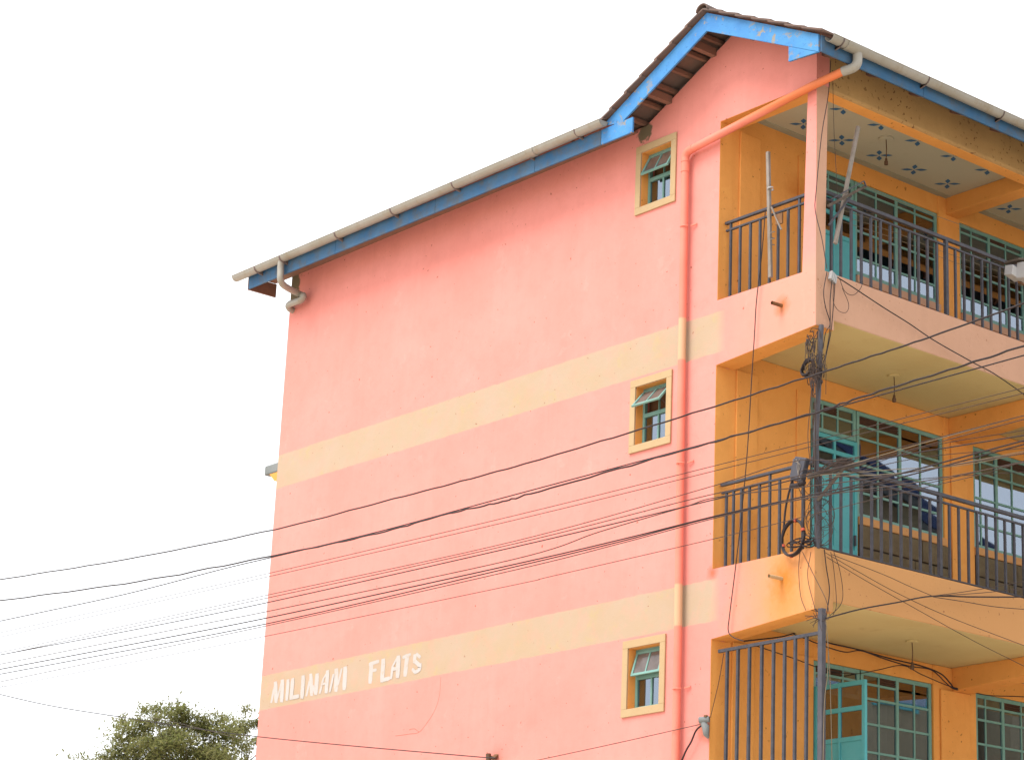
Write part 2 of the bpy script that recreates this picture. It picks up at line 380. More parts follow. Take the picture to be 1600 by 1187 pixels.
LV = [0.0, -3.0, -6.0]
for k, z0 in enumerate(LV):
    top = .055+z0 if k == 0 else .06+z0
    # gable side: parapet with a cantilever beam that deepens towards the wall
    gb = MB().prism([(-1.5, z0-.685), (0, z0-.575), (0, top), (-1.5, top)], 1, 0, .14)
    bp_(gb, 'parapet', M['gable'])
    bp_(MB().prism([(-1.5, z0-.6885), (-.002, z0-.5785), (-.002, z0-.5755), (-1.5, z0-.6855)], 1, .002, .1402), 'beam_soffit', M['ochre'])
    bp_(MB().box(-.1295, -.002, .272, YB, z0-.4685, z0-.4655), 'parapet_soffit', M['ceil_m'])
    bp_(MB().prism([(-1.5, z0-.683), (-.003, z0-.573), (-.003, z0-.33), (-1.5, z0-.33)], 1, .1405, .27), 'cantilever_beam', M['ochre'])
    bp_(MB().box(.0005, .004, .003, .27, z0-.573, top), 'parapet_end', M['front'])
    bp_(MB().box(-.003, .0002, .1405, .27, z0-.573, top-.001), 'beam_end', M['front'])
    # street side parapet
    bp_(MB().box(-.13, 0.0035, .2705, YB, z0-.465, top), 'parapet', M['front'], bevel=.008, label='orange street-side balcony parapet')
    # floor slab, its soffit is the ceiling of the balcony below
    bp_(MB().box(-1.5, -.131, .2705, YB, z0-.463, z0-.32), 'balcony_slab', M['ceil_m'])
    bp_(MB().box(-9.8, -1.70, .2, YB, z0-.463, z0-.32), 'floor_slab', M['room'])
    bp_(MB().box(-1.49, -.131, .1405, .2700, z0-.329, z0-.32), 'slab_edge', M['concrete'])
# top floor ceiling, front beam
ct = bp_(MB().box(-1.5, -.20, .175, YB, 2.35, 2.42), 'balcony_ceiling', M['ceil_t'], label='pale balcony ceiling stencilled with blue four-petal flowers')
bp_(MB().box(-9.8, -1.70, .2, YB, 2.35, 2.42), 'room_ceiling', M['room'])
bp_(MB().box(-1.499, -1.40, .40, YB, 2.342, 2.3495), 'ceiling_border', M['ceil_edge'])
bp_(MB().box(-.20, 0, .176, YB, 2.14, 2.575), 'eaves_beam', M['beamface'], bevel=.03)
bp_(MB().box(-.195, -.035, .18, YB, 2.134, 2.1395), 'beam_soffit', M['ochre'])
bp_(MB().box(-1.499, -.135, .141, .30, 2.172, 2.349), 'gable_beam', M['ochre'])

# recessed front wall (x = -1.5) with its openings, one storey at a time
PIERS = {0: [(3.665, 4.055)], 1: [(3.715, 4.245)], 2: [(3.48, 4.225)]}
HEADS = {0: 2.115, 1: -.705, 2: -3.685}
SILLS = {0: .93, 1: -1.95, 2: -4.95}
D0 = {0: 1.46, 1: 1.46, 2: 1.53}
D1 = {0: 2.19, 1: 2.225, 2: 2.29}
for k, z0 in enumerate(LV):
    zc = 2.35 if k == 0 else (-.463 if k == 1 else -3.463); fl = z0-.32; h = HEADS[k]; s_ = SILLS[k]
    g = MB()
    g.box(-1.70, -1.5, .2, D0[k], fl, zc)                                    # solid corner panel
    g.box(-1.70, -1.5, D0[k], YB, h, zc)                                     # lintel band
    g.box(-1.70, -1.5, D1[k]+.02, PIERS[k][0][0], fl, s_-.10)                # dado
    bp_(g, 'front_wall', M['ochre'], bevel=.006)
    for a, b in PIERS[k]:
        bp_(MB().box(-1.70, -1.485, a, b, fl, zc-.001), 'pier', M['ochre'], bevel=.01)
        if k: bp_(MB().box(-1.4849, -1.455, a+.10, b-.14, fl, HEADS[k]-.05), 'pilaster', M['ochre'], bevel=.01)
    bp_(MB().box(-1.70, -1.5, PIERS[k][0][1], YB, fl, s_-.10), 'front_wall', M['ochre'])
    bp_(MB().box(-1.68, -1.455, D1[k]+.01, PIERS[k][0][0]-.002, s_-.098, s_-.004), 'sill', M['front'], bevel=.008)
    bp_(MB().box(-1.68, -1.455, PIERS[k][0][1]+.002, YB, s_-.098, s_-.004), 'sill', M['front'], bevel=.008)
    # shallow pilasters beside the gable
    bp_(MB().box(-1.4999, -1.475, .30, .62, fl, zc-.21), 'pilaster', M['ochre'], bevel=.006)
    bp_(MB().box(-1.4999, -1.480, 1.235, D0[k]-.01, fl, h+.02), 'pilaster', M['ochre'], bevel=.006)
    # cross beam over the pier
    a, b = PIERS[k][0]
    zt = zc-.0005
    if k == 0: cb = MB().box(-1.4845, -.201, 3.80, 4.02, 2.13, zt)
    else:
        zo = zc-.16
        cb = MB().prism([(-1.4845, zc-.27), (-.131, zc-.20), (-.131, zt), (-1.4845, zt)], 1, 3.80, 4.10)
    bp_(cb, 'cross_beam', M['ochre'], bevel=.008)
    # room behind
    bp_(MB().box(-5.6, -5.5, .2, YB, fl, zc-.001), 'room_wall', M['room'])
    bp_(MB().box(-5.5, -1.71, 3.9, 4.0, fl, zc-.001), 'room_wall', M['room'])
    bp_(MB().box(-5.5, -1.71, .205, .215, fl, zc-.001), 'room_wall', M['room'])
bp_(MB().box(-1.7, -1.5, .2, YB, ZG, -6.465), 'ground_floor_wall', M['ochre'])
bp_(MB().box(-10, -9.8, T, YB, ZG, 2.5), 'rear_wall', M['gable'])
bp_(MB().box(-9.8, -1.7, YB-.2, YB, ZG, 2.5), 'end_wall', M['gable'])
bp_(MB().box(-1.7, .004, YB, YB+.2, -6.46, 2.5), 'end_wall', M['ochre'])

# stencilled flowers on the top ceiling
def petal_flower():
    g = MB()
    for q in range(4):
        a = math.radians(45+90*q); L, Wd = .155, .052
        u = Vector((math.cos(a), math.sin(a))); v = Vector((-u.y, u.x)); pts = []
        prof = ((.012, .004), (.05, .5), (.085, 1), (.11, .75), (L, 0)) if q % 2 else ((.012, .004), (.05, .55), (.08, 1), (.115, .7), (L*1.02, 0))
        n0 = len(g.v)
        ring = [(t, w_) for t, w_ in prof]+[(t, -w_) for t, w_ in reversed(prof[:-1])]
        for t, w_ in ring:
            p = u*t+v*Wd*w_*.62; g.v.append((p.x, p.y, 0)); g.v.append((p.x, p.y, -.002))
        k = len(ring)
        g.f.append(tuple(n0+2*i for i in range(k))); g.f.append(tuple(n0+2*i+1 for i in reversed(range(k))))
        for i in range(k): g.f.append((n0+2*i, n0+2*((i+1) % k), n0+2*((i+1) % k)+1, n0+2*i+1))
    return g
fl0 = None
for yy in (.99, 1.62, 2.24, 2.86, 3.48, 4.62, 5.23, 5.85):
    for xx in (-1.16, -.54):
        if fl0 is None: fl0 = petal_flower().build('flower_motif', M['flower'], ct); o = fl0
        else: o = inst(fl0, 'flower_motif', ct)
        o.location = (xx+R_.uniform(-.01, .01), yy+R_.uniform(-.015, .015), 2.349)
        o.rotation_euler = (0, 0, R_.uniform(-.05, .05))

# ------------------------------------------------------------------ windows and doors in the front wall
def steel_window(ys, major, zs_, mat, k, louvre=(), name='window', x=-1.512, omit=(), label=None):
    """frame mesh with panes and vent slats as sub-parts; ys/zs_ = bar positions"""
    g = MB(); y0, y1, z0, z1 = ys[0], ys[-1], zs_[0], zs_[-1]
    for i, yy in enumerate(ys):
        w_ = .042 if yy in major else .020; xo = .0 if yy in major else -.006
        a = yy if i == 0 else (yy-w_ if i == len(ys)-1 else yy-w_/2)
        g.box(x-.035, x+xo, a, a+w_, z0, z1)
    for j, zz in enumerate(zs_):
        w_ = .045 if j in (0, len(zs_)-1) else .024
        a = zz if j == 0 else (zz-w_ if j == len(zs_)-1 else zz-w_/2)
        for i in range(len(ys)-1):
            if (i, j) in omit: continue
            g.box(x-.033, x-.003, ys[i]+.0105, ys[i+1]-.0105, a, a+w_)
    fr = bp_(g, name, mat, label=label)
    for i in range(len(ys)-1):
        for j in range(len(zs_)-1):
            ya, yb, za, zb = ys[i]+.012, ys[i+1]-.012, zs_[j]+.013, zs_[j+1]-.013
            if (i, j) in louvre:
                nsl = max(3, int((zb-za)/.028))
                for q in range(nsl):
                    zz = za+(zb-za)*(q+.5)/nsl
                    MB().obox((x-.02, (ya+yb)/2, zz), (0, (yb-ya)/2, 0), (.013, 0, .009), (-.002, 0, .003)).build('vent_slat', M['slat'], fr)
                MB().box(x-.05, x-.045, ya, yb, za, zb).build('vent_backing', M['dark'], fr)
            else:
                t1, t2 = R_.uniform(-.004, .004), R_.uniform(-.004, .004)
                cx, cy, cz = x-.018, (ya+yb)/2, (za+zb)/2
                MB().obox((cx, cy, cz), (t1*(yb-ya)/2, (yb-ya)/2, 0), (t2*(zb-za)/2, 0, (zb-za)/2), (.0015, 0, 0)).build('pane', M['glass'], fr)
    return fr
# top floor
steel_window([2.20, 2.58, 2.93, 3.27, 3.66], (2.20, 2.93, 3.66), [.95, 1.17, 1.50, 1.84, 2.00, 2.11], M['teal'], 0, louvre=((1, 4),))
steel_window([1.47, 1.76, 2.185], (1.47, 2.185), [1.84, 2.00, 2.11], M['teal'], 0, louvre=((0, 1),), name='door_transom')
steel_window([4.06, 4.31, 4.64, 4.97, 5.32], (4.06, 4.64, 5.32), [.95, 1.17, 1.50, 1.84, 2.00, 2.11], M['teal'], 0, louvre=((2, 4),))
steel_window([5.33, 5.68, 6.02, 6.4], (5.33, 6.02, 6.4), [.95, 1.17, 1.50, 1.84, 2.11], M['teal'], 0)
# middle floor
steel_window([2.235, 2.60, 2.97, 3.33, 3.71], (2.235, 2.97, 3.71), [-1.95, -1.66, -1.33, -1.02, -.87, -.71], M['teal'], 1, louvre=((0, 4), (1, 4)), omit=((2, 4), (3, 4)))
steel_window([1.475, 1.68, 1.93, 2.22], (1.475, 2.22), [-1.08, -.86, -.71], M['teal'], 1, louvre=((1, 1),), name='door_transom')
steel_window([4.255, 4.41, 4.70, 5.00, 5.40], (4.255, 4.70, 5.40), [-1.95, -1.66, -1.33, -1.02, -.87, -.71], M['teal'], 1, louvre=((2, 4), (3, 4)))
# lower floor
steel_window([2.30, 2.60, 2.90, 3.19, 3.47], (2.30, 2.90, 3.47), [-4.95, -4.58, -4.27, -3.99, -3.83, -3.69], M['teal'], 2, louvre=((1, 4),), omit=((2, 4), (3, 4)))
steel_window([1.54, 1.78, 2.02, 2.28], (1.54, 2.28), [-4.02, -3.82, -3.69], M['teal'], 2, louvre=((0, 1), (1, 1)), name='door_transom')
steel_window([4.235, 4.43, 4.74, 5.08, 5.45], (4.235, 4.74, 5.45), [-4.95, -4.58, -4.27, -3.99, -3.83, -3.69], M['teal'], 2, louvre=((2, 4),))

def steel_door(z0, z1, y0, y1, glass_z, name='door', label=None, rot=0):
    """flush steel leaf: frame, two recessed sheet panels, glazed head; built at its hinge y0"""
    wd = y1-y0; g = MB(); t = .02
    for a, b in ((0, .045), (wd-.045, wd), (wd/2-.014, wd/2+.014)): g.box(-t, t, a, b, z0, z1)
    for zz in [z0, (z0+glass_z)/2, glass_z, (glass_z+z1)/2, z1-.05]:
        for a, b in ((.0451, wd/2-.0141), (wd/2+.0141, wd-.0451)): g.box(-t+.001, t-.001, a, b, zz, zz+.05)
    o = g.build(name, M['turq'], B, bevel=.003, label=label)
    o.location = (-1.50, y0, 10.1); o.rotation_euler = (0, 0, rot)
    for a, b in ((.05, wd/2-.018), (wd/2+.018, wd-.05)):
        MB().box(-.006, .006, a, b, z0+.04, glass_z+.01).build('door_panel', M['turq'], o)
        for za, zb in ((glass_z+.05, (glass_z+z1)/2), ((glass_z+z1)/2+.05, z1-.05)):
            MB().box(-.002, .002, a, b, za, zb).build('pane', M['glass'], o)
        for zz in (z0+.3, z0+.9):
            MB().box(.0061, .014, a+.03, b-.03, zz, zz+.012).build('panel_rib', M['turq'], o)
    MB().box(.021, .05, wd-.07, wd-.05, (z0+glass_z)/2+.1, (z0+glass_z)/2+.22).build('handle', M['steel'], o)
    return o
steel_door(-.31, 1.82, 1.475, 2.185, 1.30, label='closed turquoise steel door on the top balcony')
steel_door(-3.31, -1.10, 1.48, 2.215, -1.52, label='closed turquoise steel door on the middle balcony')
steel_door(-6.31, -3.98, 1.555, 2.29, -4.62, label='turquoise steel door standing wide open', rot=-math.radians(88))

# bare masonry stones under the middle-floor windows
st = None
for (ya, yb) in ((2.245, 3.80), (4.26, 6.0)):
    bk = bp_(MB().box(-1.4995, -1.478, ya, yb, -2.56, -2.045), 'stone_panel', M['mortar'], label='unplastered panel of brown stones under the window')
    for j, (za, zb) in enumerate(((-2.30, -2.055), (-2.555, -2.318))):
        y_ = ya+.004; i = 0
        while y_ < yb-.06:
            L = R_.uniform(.30, .42) if (i or j == 0) else .2
            e = min(y_+L, yb-.003); pr = R_.uniform(.012, .022)
            MB().box(-1.479, -1.478+pr, y_, e-.010, za, zb).build('stone', M['stone'], bk, bevel=.005)
            y_ = e; i += 1

# ------------------------------------------------------------------ small gable windows
def gable_window(i, spec, ang):
    a, b, c, d_ = spec; tw = .085
    g = MB()
    yo, yi = -.022, 0.0
    g.box(a-tw, b+tw, yo, yi, d_, d_+tw); g.box(a-tw, b+tw, yo, yi, c-tw, c); g.box(a-tw, a, yo, yi, c, d_); g.box(b, b+tw, yo, yi, c, d_)
    sur = bp_(g, 'window_surround', M['trim'], bevel=.004)
    g = MB()                                  # painted reveals
    e = .003; y1 = .115
    g.box(a, a+e, 0.0005, y1, c, d_); g.box(b-e, b, .0005, y1, c, d_); g.box(a+e, b-e, .0005, y1, c, c+e); g.box(a+e, b-e, .0005, y1, d_-e, d_)
    bp_(g, 'window_reveal', M['ochre'])
    y = .10; fw = .032; zm = c+(d_-c)*.53
    g = MB()
    g.box(a+e, a+e+fw, y, y+.04, c+e, d_-e); g.box(b-e-fw, b-e, y, y+.04, c+e, d_-e)
    g.box(a+e+fw, b-e-fw, y+.001, y+.039, c+e, c+e+fw); g.box(a+e+fw, b-e-fw, y+.001, y+.039, d_-e-fw, d_-e)
    g.box(a+e+fw, b-e-fw, y-.004, y+.036, zm-.022, zm+.022)
    mid = (a+b)/2; g.box(mid-.011, mid+.011, y+.004, y+.034, c+e+fw, zm-.023); g.box(mid-.008, mid+.008, y+.01, y+.03, zm+.023, d_-e-fw)
    fr = bp_(g, 'window', M['teal'])
    for p, q in ((a+.036, mid-.012), (mid+.012, b-.036)):
        MB().box(p, q, y+.018, y+.021, c+.036, zm-.024).build('pane', M['glass'], fr)
    # top-hung casement, swung out
    L = d_-zm-.03; hz = d_-.035; hy = y-.006
    u = Vector((0, -math.sin(ang), -math.cos(ang))); nrm = Vector((0, -math.cos(ang), math.sin(ang)))
    h = Vector((0, hy, hz)); g = MB(); p, q = a+.030, b-.030
    def ob(x0, x1, l0, l1, th=.011):
        g.obox(Vector(((x0+x1)/2, 0, 0))+h+u*(l0+l1)/2, ((x1-x0)/2, 0, 0), u*(l1-l0)/2, nrm*th)
    ob(p, p+.026, 0, L); ob(q-.026, q, 0, L); ob(p+.0261, q-.0261, 0, .026, .010); ob(p+.0261, q-.0261, L-.026, L, .010); ob(mid-.009, mid+.009, .0261, L-.0261, .009)
    ca = bp_(g, 'casement', M['teal'], label='small top-hung casement swung outwards')
    for x0, x1 in ((p+.027, mid-.01), (mid+.01, q-.027)):
        MB().obox(Vector(((x0+x1)/2, 0, 0))+h+u*L/2, ((x1-x0)/2, 0, 0), u*(L/2-.027), nrm*.0015).build('pane', M['grey_reflection'], ca)
    g = MB().bar(h+u*L*.85+Vector((q-.03, 0, 0)), Vector((q-.03, y+.01, hz-L*.93)), .006, .004); g.build('stay', M['steel'], ca)
    return fr
for i, (spec, ang) in enumerate(zip(WIN, (math.radians(27), math.radians(41), math.radians(17)))):
    gable_window(i, spec, ang)
    a, b, c, d_ = spec                        # curtain drawn over the right part of the lower lights
    g = MB(); n0 = 0; N = 26; x0, x1 = a+.15, b-.02; za, zb = c+.0, c+(d_-c)*.53
    for k in range(N+1):
        t = k/N; xx = x0+(x1-x0)*t; yy = .165+.010*math.sin(t*31+i)+.006*math.sin(t*13)
        g.v += [(xx, yy, za), (xx, yy+.003*math.sin(t*9), zb)]
    for k in range(N): g.f.append((2*k, 2*k+2, 2*k+3, 2*k+1))
    o = g.build('curtain', M['curtain'], smooth=True)
    tag(o, ['white lace curtain inside the uppermost small window of the pink wall', 'white lace curtain inside the middle small window, under the widest open casement',
            'white curtain inside the lowest small window of the pink wall'][i], 'curtain', 'curtains in the small gable windows')
    md = o.modifiers.new('s', 'SOLIDIFY'); md.thickness = .002
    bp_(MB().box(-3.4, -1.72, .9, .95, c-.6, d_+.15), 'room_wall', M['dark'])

# ------------------------------------------------------------------ painted lettering: MILIMANI FLATS
def strokes(x0, y0, sc_, lst, parent, name='letter'):
    """each letter = flat brush strokes on the wall, traced from the photo"""
    n = 0
    for letter in lst:
        g = MB()
        for (xa, ya, xb, yb, w_) in letter:
            A = at(x0+xa*sc_, y0+ya*sc_, 1, 0); Bq = at(x0+xb*sc_, y0+yb*sc_, 1, 0)
            A2 = Vector((A.x, A.z)); B2 = Vector((Bq.x, Bq.z)); dd = (B2-A2).normalized()
            vert_ = abs(dd.y) > .6
            half = w_*sc_*.5*(.0133 if vert_ else .0105)
            nn = Vector((1, -.1)) if vert_ else Vector((-dd.y, dd.x))
            y_ = -.0012-.0004*n; n = (n+1) % 9
            P = [A2-nn*half-dd*half*.3, A2+nn*half*.7-dd*half*.5, A2+nn*half*1.05+dd*half, B2+nn*half-dd*half*.6, B2+nn*half*.7+dd*half*.5, B2-nn*half*.8+dd*half*.4, B2-nn*half*1.05-dd*half, A2-nn*half*1.03+dd*half]
            g.prism([(p.x, p.y) for p in P], 1, y_-.0002, y_)
        o = g.build(name, M['letter'], parent)
lt = [
 [(338, 755, 375, 560, 34), (375, 560, 402, 460, 26), (432, 700, 492, 450, 24), (405, 455, 412, 745, 60), (512, 425, 497, 735, 62)],
 [(600, 418, 578, 712, 52)],
 [(672, 402, 645, 690, 58), (630, 690, 765, 662, 48)],
 [(835, 360, 815, 680, 60)],
 [(880, 655, 935, 400, 32), (950, 330, 960, 640, 52), (1048, 332, 1025, 620, 62), (985, 500, 1010, 620, 30)],
 [(1090, 612, 1140, 400, 32), (1140, 400, 1205, 290, 26), (1212, 280, 1188, 598, 56), (1110, 480, 1190, 462, 26)],
 [(1245, 592, 1300, 330, 32), (1345, 255, 1335, 570, 62), (1370, 480, 1425, 240, 28)],
 [(1483, 225, 1465, 545, 62)]]
strokes(390, 1020, .10107, lt, wall)
lt2 = [
 [(275, 215, 245, 600, 78), (230, 228, 425, 165, 55), (300, 360, 375, 345, 48)],
 [(525, 140, 495, 575, 80), (480, 565, 650, 520, 62)],
 [(685, 525, 720, 270, 44), (720, 270, 815, 90, 40), (845, 75, 822, 485, 82), (705, 335, 840, 310, 52)],
 [(1020, 40, 975, 455, 76), (930, 85, 1085, 25, 48)],
 [(1290, 85, 1215, 15, 52), (1185, 40, 1170, 180, 66), (1185, 165, 1285, 260, 66), (1290, 235, 1275, 340, 70), (1275, 350, 1180, 400, 56), (1185, 395, 1130, 335, 56)]]
strokes(560, 1020, .075, lt2, wall)

for pts in ([(689, 1057), (687, 1085), (680, 1108), (668, 1128), (655, 1143), (640, 1146), (618, 1149)], [(655, 1143), (648, 1138), (640, 1139)]):
    MB().tube(smooth_path([tuple(at(px, py, 1, .002)) for px, py in pts], 5), .004, 5).build('crack', M['crack'], wall)
# ------------------------------------------------------------------ railings
def railing_gable(z, bars, x0, x1, top2=None):
    g = MB()
    g.box(x0-.03, x1, .075, .115, z+.955, z+.985); g.box(x0-.02, x1, .080, .110, z+.870, z+.892)
    rl = bp_(g, 'railing', M['steel'], bevel=.003)
    b0 = None
    for i, (xx, tall) in enumerate(bars):
        MB().box(xx-.0125, xx+.0125, .083, .107, z+.06, z+(.954 if tall else .869)).build('bar', M['steel'], rl)
    return rl
railing_gable(0, [(-1.40, 1), (-1.25, 0), (-1.09, 0), (-.94, 0), (-.79, 0), (-.66, 0), (-.51, 0), (-.34, 1)], -1.45, -.19)
railing_gable(-2.985, [(-1.40, 0), (-1.29, 0), (-1.17, 0), (-1.05, 0), (-.90, 0), (-.745, 1), (-.60, 0), (-.42, 0), (-.26, 0)], -1.45, -.0)
def railing_front(z, ya, yb, posts, step, y1=8.6, seed=1):
    rr = random.Random(seed); g = MB()
    g.box(-.085, -.045, ya, y1, z+.965, z+1.005); g.box(-.080, -.050, ya, y1, z+.895, z+.917); g.box(-.078, -.052, ya+.1, y1, z+.068, z+.084)
    rl = bp_(g, 'railing', M['steel'], bevel=.003)
    yy = ya+.13; 
    while yy < y1:
        tall = min(abs(yy-p) for p in posts) < step*.5
        hw = .021 if tall else .0125
        MB().box(-.066-hw, -.066+hw, yy-hw, yy+hw, z+.085, z+(.964 if tall else .894)).build('bar', M['steel'], rl)
        yy += step+rr.uniform(-.008, .008)
    return rl
railing_front(0, .17, 5, [2.15, 4.3, 6.4], .1545)
railing_front(-2.985, .02, 5, [1.93, 3.9, 6], .1545, seed=3)
# full-height security grille of the lower balcony
g = MB().box(-1.43, .03, .035, .065, -3.835, -3.80); gr = bp_(g, 'security_grille', M['steel'], bevel=.003)
for xx in (-1.30, -1.14, -.97, -.79, -.62, -.46, -.31, -.15):
    MB().box(xx-.0145, xx+.0145, .036, .064, -5.94, -3.836).build('bar', M['steel'], gr)
g = MB().box(-1.43, .03, .035, .065, -5.5, -5.47); g.build('rail', M['steel'], gr)

# corner poles
bp_(MB().tube([(.035, .05, -.575), (.01, .05, -1.1), (-.03, .05, -1.75), (-.02, .05, -2.4), (-.01, .05, -2.95)], .027, 10), 'corner_pole', M['pole'], smooth=True)
bp_(MB().box(.03, .09, .02, .08, -5.94, -3.575), 'corner_pole', M['pole'], bevel=.004)

# ------------------------------------------------------------------ roof
rf = empty('roof'); rf.parent = B; rf.location = (0, 0, 10.1)
E_ = -.42           # verge and eaves overhang line in y
RT = .035
def slab(p0, p1, ya, yb, th, name, mat, kind=None):
    """roof sheathing between two (x, z) points"""
    g = MB().prism([p0, p1, (p1[0], p1[1]+th), (p0[0], p0[1]+th)], 1, ya, yb); return g.build(name, mat, rf, kind=kind)
XR, XL = .50, -3.06
# verge tiles laid one by one in stepped courses, the rest of each course in one strip
def courses(sign, xe):
    x_end = xe; run = abs(x_end-APX); N = 7; dx = run/N
    for i in range(N):
        xa = APX+sign*dx*i; xb = APX+sign*(dx*(i+1)+.05)
        za, zb = roofz(xa)+.09, roofz(xb)+.09+.012
        for c_ in range(3):
            y0 = E_-.07+c_*.30; lift = R_.uniform(-.003, .006)
            g = MB().prism([(xa, za+lift), (xb, zb+.012+lift), (xb, zb+.036+lift), (xa, za+.024+lift)], 1, y0, y0+.292)
            g.build('roof_tile', M['tile'], rf, bevel=.004)
        g = MB().prism([(xa, za), (xb, zb+.012), (xb, zb+.036), (xa, za+.024)], 1, E_-.07+.90, YB+.2)
        g.build('tile_course', M['tile'], rf)
courses(1, XR); courses(-1, XL)
for i in range(30):         # ridge caps
    y0 = E_-.09+i*.33
    if y0 > YB: break
    g = MB(); seg = 8; n0 = 0
    for yy, rr in ((y0, .085), (y0+.35, .078)):
        for k in range(seg+1):
            a = math.pi*k/seg; g.v.append((APX+rr*1.15*math.cos(a), yy, APZ+.075+rr*math.sin(a)))
        for k in range(seg+1):
            a = math.pi*k/seg; g.v.append((APX+(rr-.014)*1.15*math.cos(a), yy, APZ+.075+(rr-.014)*math.sin(a)))
    q = seg+1
    for k in range(seg):
        g.f += [(k, k+1, 2*q+k+1, 2*q+k), (q+k, 3*q+k, 3*q+k+1, q+k+1), (k, q+k, q+k+1, k+1), (2*q+k, 2*q+k+1, 3*q+k+1, 3*q+k)]
    g.build('ridge_cap', M['tile'], rf)
# purlins / battens running out under the verge and short lookouts
for sign, xe in ((1, XR), (-1, XL)):
    run = abs(xe-APX); N = 7
    for i in range(1, N):
        xa = APX+sign*run*i/N; zz = roofz(xa)
        MB().box(xa-.025, xa+.025, E_+.03, .6, zz+.038, zz+.085).build('batten', M['timber'], rf)
for xa in (-2.35, -1.62, -.95, -.2):
    zz = roofz(xa); MB().box(xa-.035, xa+.035, E_+.03, -.001, zz-.06, zz+.03).build('lookout', M['timber'], rf)
# main roof behind the long eaves: stepped tile courses rising from the pink wall
N = 18; SM = .40
for i in range(N):
    ya = -.50+i*.28; za = 2.475+(ya+.50)*SM; yb = ya+.33; zb = za+.33*SM
    g = MB().prism([(ya, za+.012), (yb, zb-.012), (yb, zb+.012), (ya, za+.036)], 0, -10.48, -2.95)
    g.build('tile_course', M['tile'], rf)
MB().prism([(-.50+18*.28, 2.475+18*.28*SM), (YB+.4, 2.3), (YB+.4, 2.33), (-.50+18*.28, 2.5+18*.28*SM)], 0, -10.45, -2.95).build('rear_slope', M['tile'], rf)
# rafters of the long eaves
for i in range(11):
    xx = -10.1+i*.72; zz = 2.40
    MB().prism([(-.378, zz), (.8, zz+1.178*SM), (.8, zz+.07+1.178*SM), (-.378, zz+.07)], 0, xx-.025, xx+.025).build('rafter', M['timber'], rf)
# fascias and barge boards
def board(pts, ya, yb, label=None): 
    return MB().prism(pts, 1, ya, yb).build('barge_board' if label is None else 'fascia_board', M['blue'], rf, bevel=.003)
BH = .225
ya, yb = E_-.012, E_+.012
board([(APX+.001, APZ+.075-BH), (XR-.06, roofz(XR-.06)+.075-BH+.02), (XR-.06, roofz(XR-.06)+.075), (APX+.001, APZ+.075)], ya, yb)
board([(APX-.001, APZ+.075-BH), (APX-.001, APZ+.075), (XL+.03, roofz(XL+.03)+.075), (XL+.35, roofz(XL+.35)+.075-BH)], ya+.003, yb+.003)
p = roofz(XR-.06)+.075-BH+.02
bx = MB().prism([(.0, 2.275), (XR-.061, 2.245), (XR-.061, p-.002), (.0, roofz(0)+.075-BH+.012)], 1, ya-.001, yb-.001).build('box_end', M['blue'], rf)
# long eaves fascia in four butted lengths, sagging a little towards the right
def zf(x): return 2.265-.0062*(x+10.4)
L_ = [-10.40, -8.35, -6.2, -4.25, -3.05, -2.50]
for a, b in zip(L_, L_[1:]):
    o = MB().prism([(a+.003, zf(a)), (b-.003, zf(b)), (b-.003, zf(b)+.185), (a+.003, zf(a)+.185)], 1, -.430, -.405).build('fascia_board', M['blue_shaded' if b < -3 else 'blue'], rf, bevel=.003)
MB().box(-10.43, -10.402, -.42, .02, 2.262, 2.45).build('return_board', M['timber'], rf)
MB().box(-10.40, -2.9, -.40, .0, 2.452, 2.462).build('eaves_underlay', M['timber'], rf)
# street side fascia
fz = 2.25
for a, b in ((-.41, 1.2), (1.2, 3.4), (3.4, 5.6), (5.6, YB+.3)):
    MB().box(XR-.058, XR-.034, a+.003, b-.003, fz, fz+.19).build('fascia_board', M['blue_shaded'], rf, bevel=.003)
for i in range(14):
    yy = .1+i*.7; MB().prism([(XR-.06, 2.30), (-.25, 2.30+.69*SL), (-.25, 2.37+.69*SL), (XR-.06, 2.37)], 1, yy-.025, yy+.025).build('rafter', M['timber'], rf)

# gutters: half-round troughs hung from brackets
def half_gutter(a, b, rad, name, capa=True, capb=True):
    a, b = Vector(a), Vector(b); t = (b-a).normalized(); side = t.cross(Vector((0, 0, 1))).normalized(); up = side.cross(t)
    g = MB(); seg = 14
    for P in (a, b):
        for rr in (rad, rad-.005):
            for k in range(seg+1):
                an = math.pi+math.pi*k/seg; g.v.append(tuple(P+side*rr*math.cos(an)+up*rr*math.sin(an)))
    q = seg+1
    for k in range(seg):
        g.f += [(k, k+1, 2*q+k+1, 2*q+k), (q+k, 3*q+k, 3*q+k+1, q+k+1)]
    g.f += [(0, 2*q, 3*q, q), (seg, q+seg, 3*q+seg, 2*q+seg)]
    for s_, on_ in ((0, capa), (2*q, capb)):
        if on_: g.f.append(tuple(s_+k for k in range(q)))
        for k in range(seg): g.f.append((s_+k, s_+q+k, s_+q+k+1, s_+k+1))
    o = g.build(name, M['gutter'], B, smooth=True); o.location = (0, 0, 10.1)
    g = MB().tube([a+side*rad, b+side*rad], .006, 6); g.build('rim', M['gutter'], o)
    g = MB().tube([a-side*rad, b-side*rad], .006, 6); g.build('rim', M['gutter'], o)
    return o, a, b, t, side, up
